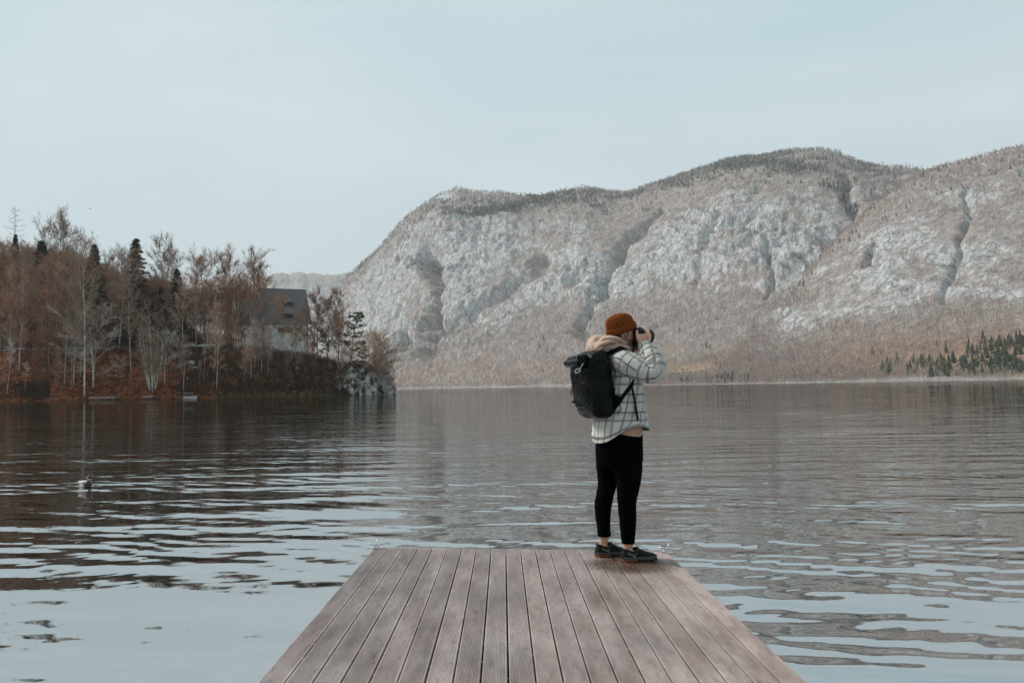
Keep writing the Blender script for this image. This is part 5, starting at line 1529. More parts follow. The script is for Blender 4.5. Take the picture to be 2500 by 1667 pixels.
sleeve([(1512, 880, -.10, .07), (1526, 884, -.155, .077), (1546, 893, -.20, .072), (1568, 903, -.235, .067), (1586, 909, -.255, .061), (1598, 907, -.262, .057), (1599, 893, -.25, .053),
        (1593, 877, -.215, .051), (1584, 861, -.165, .046), (1575, 849, -.12, .039), (1572, 845, -.107, .036)], 9)
sleeve([(1492, 884, .10, .07), (1500, 892, .16, .075), (1520, 908, .2, .07), (1538, 920, .22, .062), (1545, 912, .215, .052), (1547, 895, .185, .048), (1547, 878, .14, .042), (1547, 868, .11, .036)], 19)

# --- undershirt edge, hoodie hood
R = [oring(y, L, Rr, b, 0, 48) for y, L, Rr, b in ((1000, 1470, 1560, .17), (1035, 1464, 1566, .178), (1056, 1462, 1567, .176), (1064, 1463, 1566, .17))]
mb = MB(); mb.rings(R, caps=False); pbuild(mb, 'undershirt_hem', MAT_BEIGE2)
rows = [(1527, 853, -.05, .045, .013), (1520, 849, -.03, .085, .030), (1508, 844, -.005, .108, .042), (1492, 841, .0, .125, .052), (1476, 839, -.01, .13, .055), (1462, 842, -.02, .12, .052), (1450, 849, -.03, .095, .04), (1442, 857, -.03, .05, .018)]
R = []
for x, y, d, rs, rz in smooth_rows(rows, 4):
    c = pp(x, y, d); ax = (Fw * .9 + Vector((0, 0, .35))).normalized(); upv = Rt.cross(ax).normalized() * -1
    if upv.z < 0: upv = -upv
    row = []
    for k in range(64):
        th = 6.2832 * k / 64; fold = 1.08 - .34 * abs(math.sin(2.0 * th + .09 * len(R) + .5)) ** 6 - .12 * abs(math.sin(5.0 * th - .2 * len(R))) ** 4
        row.append(c + Rt * (rs * fold * sup(math.cos(th), .85)) + upv * (rz * fold * sup(math.sin(th), .85)))
    R.append(row)
R = crumple(R, .03, 8.0, 31, True, (.35, .35, 2.6)); R = crumple(R, .018, 20.0, 33, True, (.5, .5, 1.8))
mb = MB(); mb.rings(R); pbuild(mb, 'hood', MAT_BEIGE)

# --- trousers
mb = MB()
pel = [(1046, 1463, 1566, .168), (1060, 1459, 1567, .172), (1080, 1455, 1568, .176), (1105, 1455, 1569, .178), (1128, 1460, 1564, .165), (1140, 1475, 1550, .12)]
mb.rings(crumple([oring(y, L, Rr, b, 0, 48) for y, L, Rr, b in smooth_rows(pel, 3)], .008, 9, 4))
near = [(1070, 1490, 1567.5, -.072, .085), (1105, 1487, 1569.5, -.075, .09), (1140, 1496, 1568, -.08, .085), (1171, 1506, 1564, -.085, .08), (1192, 1507, 1560, -.088, .077), (1224, 1509, 1552.5, -.09, .068), (1260, 1512, 1552, -.09, .066), (1295, 1516, 1550, -.09, .058), (1316, 1518, 1548.5, -.09, .05), (1325, 1519, 1548, -.09, .048)]
far = [(1070, 1456, 1530, .08, .085), (1105, 1454.5, 1530, .085, .09), (1140, 1457, 1517, .09, .085), (1165, 1460, 1508, .095, .08), (1184, 1461, 1504, .098, .076), (1214, 1455, 1496, .10, .07), (1240, 1453, 1491, .10, .066), (1270, 1456, 1489, .10, .06), (1296, 1459.5, 1489, .10, .05), (1308, 1460.5, 1490, .10, .048)]
for rows, sd in ((near, 6), (far, 7)):
    RR = [oring(y, L, Rr, b, d, 36, 1.0, yaw=YAW) for y, L, Rr, d, b in smooth_rows(rows, 4)]
    mb.rings(crumple(RR, .008, 13, sd, True, (1, 1, 1.5)))
tro = pbuild(mb, 'trousers', MAT_TROUSER)
for L, Rr, y, d in ((1518.5, 1548.5, 1322, -.09), (1460, 1490.5, 1305, .10)):
    m2 = MB(); m2.rings([oring(yy, L - g, Rr + g, .05 + g * MPP, d, 32) for yy, g in ((y - 7, -.5), (y - 6.5, .6), (y + 3, .6), (y + 3.5, -.6))]); pbuild(m2, 'cuff', MAT_TROUSER, tro)
m2 = MB(); m2.bbox((0, 0, 0), (.05, .006, .2), .003, Matrix.Rotation(-YAW * 0 + .38, 3, 'Z')); m2.v = [tuple(Vector(v) + pp(1540, 1150, -.175)) for v in m2.v]; pbuild(m2, 'pocket_seam', MAT_TROUSER, tro)

# --- body: head, neck, trunk, arms with hands, legs and feet as one skin
HC = pp(1517, 811, .0); HY = math.radians(26)
HM = Matrix.Translation(HC) @ Matrix.Rotation(HY, 4, 'Z') @ Matrix.Rotation(math.radians(4), 4, 'Y')
def H_(x, y, z): return HM @ Vector((x, y, z))
HEAD = [(-.119, .066, .018, .022), (-.112, .081, -.002, .036), (-.098, .089, -.02, .046), (-.08, .090, -.04, .054), (-.06, .094, -.06, .060), (-.04, .091, -.076, .065), (-.015, .088, -.088, .069), (.012, .085, -.096, .073),
        (.035, .090, -.099, .075), (.06, .083, -.097, .074), (.085, .064, -.083, .064), (.103, .038, -.058, .045), (.113, .01, -.03, .02)]
def head_ring(z, fx, bx, hw, n=40, grow=0.0):
    cx = (fx + bx) / 2; a = (fx - bx) / 2 + grow; b = hw + grow
    return [H_(cx + a * sup(math.cos(6.28319 * k / n), .9), b * sup(math.sin(6.28319 * k / n), .95), z) for k in range(n)]
body = MB()
body.rings([head_ring(*r) for r in smooth_rows(HEAD, 2)])
body.tube([H_(.083, 0, .03), H_(.094, 0, .01), H_(.108, 0, -.018), H_(.103, 0, -.03), H_(.088, 0, -.034)], [.008, .011, .0135, .014, .01], 10)      # nose
body.tube([H_(.09, -.02, -.058), H_(.098, 0, -.057), H_(.09, .02, -.058)], [.005, .008, .005], 8); body.tube([H_(.088, -.018, -.069), H_(.096, 0, -.069), H_(.088, .018, -.069)], [.005, .009, .005], 8)   # lips
for s in (-1, 1):                                               # ears, brow and eye sockets
    body.tube([H_(-.012, s * .068, -.03), H_(-.016, s * .078, -.02), H_(-.02, s * .084, .004), H_(-.012, s * .083, .022), H_(0, s * .076, .022), H_(.005, s * .071, .006)], [.007, .0075, .0065, .0065, .0065, .006], 8)
    body.tube([H_(-.008, s * .07, -.026), H_(-.008, s * .074, 0), H_(-.004, s * .073, .016)], [.009, .01, .008], 8)
    body.tube([H_(.087, s * .012, .036), H_(.086, s * .032, .04), H_(.072, s * .052, .034)], [.009, .009, .007], 8)
NK = pp(1503, 850, .0)
body.tube([H_(-.02, 0, -.02), H_(-.028, 0, -.08), NK, pp(1498, 870)], [.056, .057, .062, .075], 20)
body.rings([oring(y, L + 14, Rr - 14, b * .8, 0, 32) for y, L, Rr, b in ((1052, 1450, 1578, .19), (985, 1460, 1564, .19), (920, 1471, 1551, .2), (885, 1474, 1543, .2), (866, 1480, 1532, .15), (852, 1487, 1522, .09))])
def skin_path(pts, n=10): body.tube([pp(*p[:3]) for p in pts], [p[3] for p in pts], n)
skin_path([(1516, 882, -.12, .05), (1546, 894, -.2, .05), (1584, 909, -.25, .043), (1596, 902, -.258, .04), (1590, 880, -.215, .042), (1578, 856, -.135, .032), (1571, 845, -.105, .0265), (1570, 838, -.09, .027)], 14)
skin_path([(1496, 886, .12, .05), (1520, 908, .2, .047), (1540, 916, .218, .04), (1546, 895, .18, .04), (1547, 872, .115, .029), (1547, 864, .10, .026)], 14)
# right hand: palm on the near side of the camera, thumb towards the face, fingers over the top
def palm(c, ax, up, nrm, w, h, t, taper=.85):
    rr = []
    for q, sc in ((-1, taper), (-.5, .97), (0, 1), (.55, 1.02), (1, .9)):
        rr.append([c + up * (h / 2 * q) + ax * (w / 2 * sc * sup(math.cos(6.2832 * k / 20), .7)) + nrm * (t / 2 * (1.1 if q < 0 else .85) * sup(math.sin(6.2832 * k / 20), .7)) for k in range(20)])
    body.rings(rr)
pr = pp(1569, 830, -.075)
palm(pr, (Fw * .97 + Vector((0, 0, .12))).normalized(), Vector((.12, .06, 1)).normalized(), Rt, .076, .088, .03)
FING_R = [[(1577, 819, -.078, .0095), (1579.5, 811, -.072, .0092), (1575, 804.5, -.04, .0085), (1568, 804, -.012, .0078)],
          [(1580, 823, -.075, .0097), (1585, 816, -.062, .0093), (1583, 808, -.025, .0086), (1577, 806, .002, .0078)],
          [(1581, 829, -.072, .0093), (1587, 824, -.055, .009), (1587, 816, -.018, .0083), (1582, 813, .008, .0075)],
          [(1580, 835, -.07, .0085), (1586, 832, -.052, .0082), (1587, 826, -.02, .0074), (1583, 823, .005, .0066)]]
for f in FING_R: skin_path(f, 10)
skin_path([(1565, 838, -.09, .0155), (1559.5, 829, -.093, .0135), (1556, 819, -.085, .0115), (1555, 809, -.068, .0095), (1555.5, 806, -.062, .008)], 10)
# left hand: cupped under the camera
pl = pp(1548, 857, .075)
palm(pl, (Fw * .9 - Rt * .3).normalized(), Vector((.1, -.25, .95)).normalized(), (Rt * .8 + Vector((0, 0, -.4))).normalized(), .078, .07, .03)
for k, (x, y) in enumerate(((1540, 851), (1546, 849.5), (1552, 849.5), (1557.5, 851))):
    skin_path([(x - 1, y + 6, .045, .0095), (x, y + 2, .02, .0095), (x + 1, y - 3, .005, .0088), (x + 1.5, y - 7, .01, .008)], 9)
skin_path([(1541, 861, .06, .014), (1536, 855, .05, .0125), (1534, 848, .045, .0105), (1536, 843, .04, .009)], 9)
# legs, ankles and feet
skin_path([(1532, 1095, -.075, .07), (1534, 1200, -.088, .055), (1532, 1222, -.09, .05), (1533, 1270, -.09, .05), (1534, 1310, -.09, .039), (1533.5, 1330, -.09, .0345), (1532, 1345, -.09, .034), (1533, 1357, -.09, .037)], 16)
skin_path([(1488, 1095, .085, .07), (1482, 1190, .098, .055), (1475, 1215, .10, .05), (1474, 1262, .10, .05), (1474.5, 1296, .10, .038), (1475, 1312, .10, .034), (1474.5, 1328, .10, .034), (1476, 1342, .10, .037)], 16)
def shoe_frame(hp, tp):
    """Frame on the deck: x heel to toe, z along the deck normal."""
    x = (tp - hp); x -= J_Z * x.dot(J_Z); Ln = x.length; x.normalize(); y = J_Z.cross(x)
    return Matrix(((x.x, y.x, J_Z.x, hp.x), (x.y, y.y, J_Z.y, hp.y), (x.z, y.z, J_Z.z, hp.z), (0, 0, 0, 1))), Ln
SH_N, LN = shoe_frame(FOOT_H, FOOT_T)
SH_F, _lf = shoe_frame(deck_hit(1456, 1359), deck_hit(1531, 1353))
SLEN = max(.27, min(.3, LN)); 
for M_ in (SH_N, SH_F):
    body.tube([M_ @ Vector((.06, 0, .05)), M_ @ Vector((.13, 0, .045)), M_ @ Vector((.19, 0, .035)), M_ @ Vector((.22, 0, .03))], [.026, .024, .02, .012], 12)
me = body.mesh('body_raw'); tmp = bpy.data.objects.new('body_raw', me); COL.objects.link(tmp)
rm = tmp.modifiers.new('remesh', 'REMESH'); rm.mode = 'VOXEL'; rm.voxel_size = .0045; rm.use_smooth_shade = True
sm = tmp.modifiers.new('smooth', 'SMOOTH'); sm.factor = .5; sm.iterations = 2
bpy.context.view_layer.update()
me2 = bpy.data.meshes.new_from_object(tmp.evaluated_get(bpy.context.evaluated_depsgraph_get()))
bpy.data.objects.remove(tmp)
V = np.empty(len(me2.vertices) * 3, np.float32); me2.vertices.foreach_get('co', V); V = V.reshape(-1, 3)
HI = np.array(HM.inverted()); hl_ = V @ HI[:3, :3].T + HI[:3, 3]
beard = sstep(-.035, -.06, hl_[:, 2]) * sstep(-.13, -.115, hl_[:, 2]) * sstep(.0, .03, hl_[:, 0]) * (np.abs(hl_[:, 1]) < .1)
beard = np.maximum(beard, .8 * sstep(-.03, -.01, hl_[:, 0]) * sstep(.035, .01, hl_[:, 0]) * sstep(-.08, -.05, hl_[:, 2]) * sstep(.03, .0, hl_[:, 2]) * (np.abs(hl_[:, 1]) > .05) * (np.abs(hl_[:, 1]) < .1))
ab = me2.attributes.new('beard', 'FLOAT', 'POINT'); ab.data.foreach_set('value', beard.astype(np.float32))
me2.transform(Matrix.Translation(-person.location)); me2.name = 'body'
for p_ in me2.polygons: p_.use_smooth = True
me2.materials.clear()
skin = link('body', me2, MAT_SKIN, person)

# --- hair, beanie, glasses
mb = MB(); rr = []
for z, fx, bx, hw in smooth_rows(HEAD, 2):
    if -.075 < z < .05:
        full = head_ring(z, fx, bx, hw, 40, .005); g = max(0, int(round((z + .07) * 55)))
        rr.append([full[k] for k in range(12 - min(g, 5), 29 + min(g, 5))] if False else [full[k] for k in range(13, 28)])
vs_, fs_ = [p for r in rr for p in r], []
n = len(rr[0])
for i in range(len(rr) - 1):
    for k in range(n - 1): fs_.append((i * n + k, i * n + k + 1, (i + 1) * n + k + 1, (i + 1) * n + k))
mb.add(vs_, fs_, True); pbuild(mb, 'hair', MAT_HAIR)
def knit_material():
    m, t, b, N, L = new_mat('rust_knit')
    c = ramp_node(t, attr_node(t, 'rib'), [(0.0, (.035, .009, .003)), (.5, (.16, .042, .011)), (1.0, (.31, .088, .024))])
    n = noise_node(t, 220.0, 2.0, .5, geo_pos(t)); c = mix_node(t, math_node(t, 'MULTIPLY', n.outputs['Fac'], .5), c, (.09, .02, .005))
    L.new(c, b.inputs['Base Color']); b.inputs['Roughness'].default_value = 1.0; b.inputs['Specular IOR Level'].default_value = .05
    bump_node(t, n.outputs['Fac'], .4, .004, b)
    return m
MAT_KNIT = knit_material()
BC = pp(1515.5, 799.5, .0); BM = Matrix.Translation(BC) @ Matrix.Rotation(HY - .02, 4, 'Z') @ Matrix.Rotation(math.radians(-19), 4, 'Y')
def beanie(name, prof, ribs, amp, parent):
    n = 192; RR = []; rib = []
    for z, a, b_, sx in prof:
        row = []
        for k in range(n):
            w = 2 * math.pi * k / n; q = .5 + .5 * math.cos(ribs * w); g = amp * (q - .5) * 2 * min(1.0, a / .06)
            row.append(BM @ Vector((sx + (a + g) * math.cos(w), (b_ + g) * math.sin(w), z))); rib.append(q)
        RR.append(row)
    m2 = MB(); m2.rings(RR)
    o = pbuild(m2, name, MAT_KNIT, parent)
    a_ = o.data.attributes.new('rib', 'FLOAT', 'POINT'); a_.data.foreach_set('value', np.array(rib, np.float32))
    return o
dome = [(-.03, .094, .078, 0), (-.005, .102, .087, 0), (.02, .104, .089, 0), (.045, .101, .087, 0), (.065, .092, .08, -.002), (.083, .076, .067, -.005), (.094, .052, .048, -.008), (.101, .028, .027, -.01), (.103, .008, .008, -.012)]
bo = beanie('beanie', [tuple(r) for r in smooth_rows(dome, 3)], 40, .003, person)
beanie('cuff', [(-.032, .098, .082, 0), (-.035, .109, .093, 0), (-.02, .115, .099, 0), (.002, .116, .1, 0), (.011, .112, .096, 0), (.011, .1, .085, 0)], 40, .003, bo)
MAT_FRAME = mottled('glasses_frame', [(.008, .007, .006), (.015, .013, .012)], 50, .25)
mb = MB(); mb.tube([H_(-.012, -.08, .018), H_(.03, -.078, .024), H_(.075, -.068, .026), H_(.097, -.06, .025)], .0024, 6); gl = pbuild(mb, 'glasses', MAT_FRAME)
mb = MB(); mb.tube([H_(-.012, .08, .018), H_(.03, .078, .024), H_(.075, .068, .026), H_(.097, .06, .025)], .0024, 6); pbuild(mb, 'temple', MAT_FRAME, gl)
for s in (-1, 1):
    mb = MB(); mb.tube([H_(.099 - .006 * abs(math.cos(6.2832 * k / 20) * .5 + .5), s * (.034 + .026 * math.cos(6.2832 * k / 20)), .012 + .021 * math.sin(6.2832 * k / 20)) for k in range(21)], .0026, 6, caps=False); pbuild(mb, 'rim', MAT_FRAME, gl)
mb = MB(); mb.tube([H_(.1, -.009, .02), H_(.104, 0, .023), H_(.1, .009, .02)], .0024, 6); pbuild(mb, 'bridge', MAT_FRAME, gl)

# --- shoes
MAT_UPPER = cloth_material('olive_mesh_shoe', (.010, .0105, .009), .75, 60, .4, (.017, .018, .015), .12)
MAT_COLLAR = cloth_material('khaki_collar', (.1, .095, .062), .85, 60, .3)
MAT_MID = mottled('grey_midsole', [(.035, .04, .037), (.06, .065, .058)], 40, .7)
MAT_OUT = mottled('rust_outsole', [(.16, .034, .01), (.26, .062, .018)], 50, .7)
MAT_LUG = mottled('black_lugs', [(.012, .011, .01), (.025, .022, .02)], 50, .85)
MAT_LACE = mottled('grey_laces', [(.25, .25, .22), (.4, .4, .36)], 80, .8)
MAT_PRINT = mottled('pale_print', [(.42, .42, .34), (.5, .5, .42)], 80, .7)
def shoe(M, side, label):
    k = SLEN / .285
    def T(x, y, z): return M @ Vector((x * k, y * k, z * k))
    U = [(.0, .022, .072, .02), (.012, .033, .083, .012), (.04, .037, .080, .01), (.075, .037, .071, .01), (.10, .038, .082, .01), (.118, .038, .098, .01), (.14, .040, .092, .01), (.175, .044, .076, .01), (.21, .046, .063, .01), (.24, .044, .056, .012), (.262, .037, .050, .014), (.278, .022, .040, .02), (.284, .008, .03, .024)]
    rr = []
    for x, w, h, z0 in smooth_rows(U, 3):
        row = []
        for q in range(28):
            a = 2 * math.pi * q / 28; c, s = math.cos(a), math.sin(a)
            zz = z0 + (h - z0) * (.5 + .5 * sup(s, .75)); ww = w * sup(c, .8) * (1 - .38 * max(0, s) ** 2)
            bow = .004 * math.sin(x / .285 * math.pi) * -side
            row.append(T(x, ww + bow, zz))
        rr.append(row)
    m = MB(); m.rings(rr); up = pbuild(m, 'shoe', MAT_UPPER)
    def slab(name, mat, z0, z1, grow, x0=-.004, x1=.29, heel=0.0, toe=0.0):
        O = [(0, .024), (.02, .037), (.07, .039), (.12, .037), (.17, .043), (.21, .047), (.245, .044), (.27, .032), (.286, .012)]
        O = smooth_rows(O, 3); L_ = [(x, w + grow) for x, w in O if x0 <= x <= x1]
        pts = [(x, w) for x, w in L_] + [(x, -w) for x, w in reversed(L_)]
        def zz(z, x): return z + heel * max(0, 1 - x / .1) + toe * max(0, (x - .2) / .085) ** 2
        m = MB(); m.rings([[T(x, w, zz(z0, x)) for x, w in pts], [T(x * 1.0, w * 1.03, zz((z0 + z1) / 2, x)) for x, w in pts], [T(x, w * .97, zz(z1, x)) for x, w in pts]], smooth=False)
        return pbuild(m, name, mat, up)
    slab('midsole', MAT_MID, .014, .034, .003, heel=.004, toe=.006)
    slab('outsole', MAT_OUT, .006, .014, .004, x1=.115, heel=.002)
    slab('forefoot_outsole', MAT_LUG, .006, .014, .0035, x0=.115, toe=.006)
    for i in range(11):
        for s in (-1, 1):
            m = MB(); x = .012 + i * .026; m.box((0, 0, 0), (.015 * k, .024 * k, .008 * k)); m.v = [tuple(T(x, s * .024, .003 + (.006 * max(0, (x - .2) / .085) ** 2)) + M.to_3x3() @ Vector(v)) for v in m.v]
            pbuild(m, 'lug', MAT_LUG if x > .08 else MAT_OUT, up)
    m = MB(); m.tube([T(.008, 0, .088), T(.02, side * .03, .086), T(.045, side * .0365, .077), T(.075, side * .037, .069), T(.1, side * .036, .075), T(.118, side * .03, .09), T(.125, 0, .097), T(.118, -side * .03, .09), T(.1, -side * .036, .075), T(.075, -side * .037, .069), T(.045, -side * .0365, .077), T(.02, -side * .03, .086), T(.008, 0, .088)], .0085, 8, caps=False); pbuild(m, 'sock', MAT_LUG, up)
    m = MB(); m.tube([T(.022, side * .0355, .074), T(.05, side * .039, .06), T(.08, side * .0395, .053), T(.105, side * .0395, .063)], [.007, .009, .009, .006], 8, flat=.45); pbuild(m, 'collar', MAT_COLLAR, up)
    for i in range(5):
        x = .125 + i * .017; z = .093 - i * .0072
        m = MB(); m.tube([T(x, -.022, z - .008), T(x + .004, 0, z + .002), T(x + .002, .022, z - .008)], .0022, 5); pbuild(m, 'lace', MAT_LACE, up)
    for s in (-1, 1):
        m = MB(); m.tube([T(.122, 0, .098), T(.135, s * .02, .112), T(.155, s * .03, .104), T(.165, s * .022, .09)], .0018, 5); pbuild(m, 'lace', MAT_LACE, up)
    if side < 0:                                               # lettering on the outer side of the near shoe
        cu = bpy.data.curves.new('lettering', 'FONT'); cu.body = 'MERRELL'; cu.size = .0165; cu.extrude = .0006; cu.align_x = 'CENTER'; cu.space_character = 1.08
        ob = bpy.data.objects.new('lettering_src', cu); COL.objects.link(ob); bpy.context.view_layer.update()
        lm = bpy.data.meshes.new_from_object(ob.evaluated_get(bpy.context.evaluated_depsgraph_get())); bpy.data.objects.remove(ob)
        X = (M.to_3x3() @ Vector((.93, 0, -.36))).normalized(); Nn = (M.to_3x3() @ Vector((-.05, -1, .12))).normalized(); Yv = Nn.cross(X).normalized(); Nn = X.cross(Yv)
        o = T(.058, -.0415, .046)
        lm.transform(Matrix(((X.x, Yv.x, Nn.x, o.x), (X.y, Yv.y, Nn.y, o.y), (X.z, Yv.z, Nn.z, o.z), (0, 0, 0, 1)))); lm.transform(Matrix.Translation(-person.location))
        link('lettering', lm, MAT_PRINT, up)
shoe(SH_N, -1, ''); shoe(SH_F, -1, '')

# ------------------------------------------------------------------ backpack
def pack_material():
    m, t, b, N, L = new_mat('black_coated_fabric')
    n = noise_node(t, 11.0, 3.0, .5, geo_pos(t), 1.2); n2 = noise_node(t, 160.0, 2.0, .5, geo_pos(t))
    L.new(mix_node(t, n.outputs['Fac'], (.0022, .0024, .0027), (.006, .0062, .0066)), b.inputs['Base Color'])
    L.new(math_node(t, 'MULTIPLY_ADD', n.outputs['Fac'], .3, .1), b.inputs['Roughness']); b.inputs['Specular IOR Level'].default_value = .09
    bump_node(t, math_node(t, 'MULTIPLY_ADD', n2.outputs['Fac'], .03, n.outputs['Fac']), .7, .03, b)
    return m
MAT_PACK = pack_material(); MAT_STRAP = cloth_material('black_webbing', (.004, .004, .0045), .85, 80, .3, spec=.08)
MAT_BUCKLE = mottled('grey_buckle', [(.3, .3, .3), (.42, .42, .42)], 60, .4, metal=.3)
MAT_REFLECT = mottled('grey_piping', [(.09, .09, .09), (.14, .14, .14)], 60, .5)
pack = empty('backpack', pp(1450, 945, -.07))
tag(pack, 'black roll top backpack on the person with a grey buckle', 'backpack')
def kbuild(mb, name, mat, parent=None):
    mb.v = [tuple(Vector(v) - pack.location) for v in mb.v]
    return mb.build(name, mat, parent or pack)
rows = [(1021, 1434, 1474, .075), (1017, 1421, 1488, .115), (1007, 1411, 1500, .138), (990, 1403, 1508, .148), (965, 1397, 1504, .15), (935, 1393.5, 1497, .15), (905, 1392, 1491, .148), (885, 1396, 1487, .145), (873, 1402, 1484, .14), (865, 1409, 1481, .13), (859, 1420, 1478, .11), (856, 1434, 1474, .07)]
R = [oring(y, L, Rr, b, -.07, 64, .62, boxy=True) for y, L, Rr, b in smooth_rows(rows, 4)]
R = crumple(R, .03, 5.5, 51, True, (1, 1, .8)); R = folds(R, .012, 9.0, 55, 1.6); R = crumple(R, .007, 13, 53, True)
mb = MB(); mb.rings(R); pbag = kbuild(mb, 'bag', MAT_PACK)
# rolled closure
c0 = pp(1404, 886, -.135); mb = MB()
for i, (off, r) in enumerate(((0, .035),)):
    path = [c0 + Rt * s for s in (-.12, -.115, -.06, 0, .06, .11, .115)]
    m2 = MB(); m2.tube(path, [r * .7, r, r * 1.05, r * 1.08, r * 1.03, r, r * .7], 22, flat=.8)
    RR = [[Vector(p) for p in m2.v[q * 22:(q + 1) * 22]] for q in range(7)]
    mb.rings(RR)
roll = kbuild(mb, 'rolled_top', MAT_PACK)
mb = MB(); a = pp(1418, 869, -.10); b_ = pp(1402, 874, -.13); rr = []
for u in (0, .35, .7, 1):
    c = a.lerp(b_, u) + Vector((0, 0, .012 * math.sin(u * 3)))
    rr.append([c + Rt * s + Vector((0, 0, z)) for s, z in ((-.115, 0), (0, .006), (.11, 0), (.11, -.03), (0, -.035), (-.115, -.03))])
mb.rings(rr); kbuild(mb, 'folded_flap', MAT_PACK)
def ribbon(mb, pts, w, nrm, t=.0035):
    pts = [Vector(p) for p in pts]; rr = []
    for i, p in enumerate(pts):
        d = (pts[min(i + 1, len(pts) - 1)] - pts[max(i - 1, 0)]).normalized(); s = d.cross(nrm).normalized(); k = s.cross(d)
        rr.append([p + s * w / 2 + k * t, p - s * w / 2 + k * t, p - s * w / 2 - k * t, p + s * w / 2 - k * t])
    return mb.rings(rr, smooth=False)
out = (Rt * .8 - Fw * .6).normalized()
mb = MB(); ribbon(mb, [pp(1413, 868, -.24), pp(1414, 885, -.262), pp(1411, 900, -.262)], .022, out); kbuild(mb, 'roll_strap', MAT_STRAP)
mb = MB(); bc = pp(1410, 905, -.262); ex = (Fw * .75 + Rt * .5 + Vector((0, 0, .35))).normalized(); ey = out.cross(ex).normalized(); ez = ex.cross(ey).normalized()
q = [(-.021, -.014), (.014, -.014), (.024, .0), (.02, .016), (-.012, .016), (-.024, .004)]
mb.rings([[bc + ex * (x * k) + ey * (y * k) + ez * h for x, y in q] for k, h in ((1, -.003), (1, .004))], smooth=False); buck = kbuild(mb, 'buckle', MAT_BUCKLE)
mb = MB(); mb.rings([[bc + ex * (x * .52) + ey * (y * .4) + ez * h for x, y in q] for h in (.0, .0055)], smooth=False); kbuild(mb, 'slot', MAT_STRAP, buck)
mb = MB(); mb.tube([bc + ex * .02 + ey * .006, bc + ex * .045 + ey * .004 + Vector((0, 0, .03))], [.005, .0035], 6); kbuild(mb, 'hook', MAT_BUCKLE, buck)
# shoulder straps, side strap and loose tail
up_ = Vector((0, -.35, 1)).normalized()
mb = MB(); ribbon(mb, smooth_rows([tuple(pp(1470, 866, -.10)), tuple(pp(1487, 861, -.125)), tuple(pp(1503, 853, -.14)), tuple(pp(1518, 851, -.15)), tuple(pp(1530, 858, -.14)), tuple(pp(1545, 880, -.10)), tuple(pp(1552, 915, -.1))], 5), .06, up_, .008); kbuild(mb, 'shoulder_strap', MAT_STRAP)
mb = MB(); ribbon(mb, smooth_rows([tuple(pp(1458, 868, .07)), tuple(pp(1475, 862, .1)), tuple(pp(1490, 856, .13)), tuple(pp(1505, 856, .14)), tuple(pp(1518, 866, .13)), tuple(pp(1530, 890, .1)), tuple(pp(1545, 920, .08))], 5), .06, up_, .008); kbuild(mb, 'shoulder_strap', MAT_STRAP)
side_n = (Rt * .9 + Fw * .2).normalized()
mb = MB(); ribbon(mb, smooth_rows([tuple(pp(1553, 915, -.19)), tuple(pp(1545, 936, -.215)), tuple(pp(1532, 952, -.222)), tuple(pp(1518, 972, -.215)), tuple(pp(1505, 990, -.20)), tuple(pp(1494, 1000, -.18))], 4), .026, side_n, .003); kbuild(mb, 'side_strap', MAT_STRAP)
mb = MB(); rr = [[pp(1520, 968, -.212), pp(1500, 1003, -.19), pp(1490, 985, -.17), pp(1494, 962, -.16)], [pp(1521, 968, -.205), pp(1501, 1003, -.18), pp(1488, 985, -.155), pp(1492, 962, -.15)]]
mb.rings(rr, smooth=False); kbuild(mb, 'hip_wing', MAT_STRAP)
mb = MB(); ribbon(mb, smooth_rows([tuple(pp(1541, 940, -.225)), tuple(pp(1546, 960, -.23)), tuple(pp(1551, 985, -.222)), tuple(pp(1554, 1005, -.215)), tuple(pp(1558, 1026, -.21))], 4), .017, side_n, .0016); kbuild(mb, 'loose_strap', MAT_STRAP)
mb = MB(); mb.tube([pp(1512, 985, -.205), pp(1515, 998, -.21), pp(1512, 1008, -.21), pp(1509, 1000, -.21), pp(1508, 1014, -.212)], .0028, 6); kbuild(mb, 'cord', MAT_STRAP)
for y, x0, x1 in ((994, 1408, 1425), (1005.5, 1413, 1429)):
    c = [pp(x0 + (x1 - x0) * u, y + .6 * u, -.2175 - .012 * u) for u in (0, .33, .66, 1)]
    mb = MB(); mb.tube(c, .0019, 5); kbuild(mb, 'piping', MAT_REFLECT)
mb = MB(); mb.tube([pp(1396, 950, -.16), pp(1394, 958, -.165), pp(1396, 964, -.16)], .004, 6); kbuild(mb, 'loop', MAT_STRAP)
mb = MB(); mb.bbox((0, 0, 0), (.02, .02, .014), .003); mb.v = [tuple(Vector(v) + pp(1400, 981, -.15)) for v in mb.v]; kbuild(mb, 'strap_end', MAT_STRAP)
mb = MB(); mb.tube([pp(x, y, d) for x, y, d in ((1457, 964, -.226), (1468, 962, -.222), (1480, 956, -.215), (1490, 949, -.205))], .003, 5); kbuild(mb, 'pocket_edge', MAT_REFLECT)

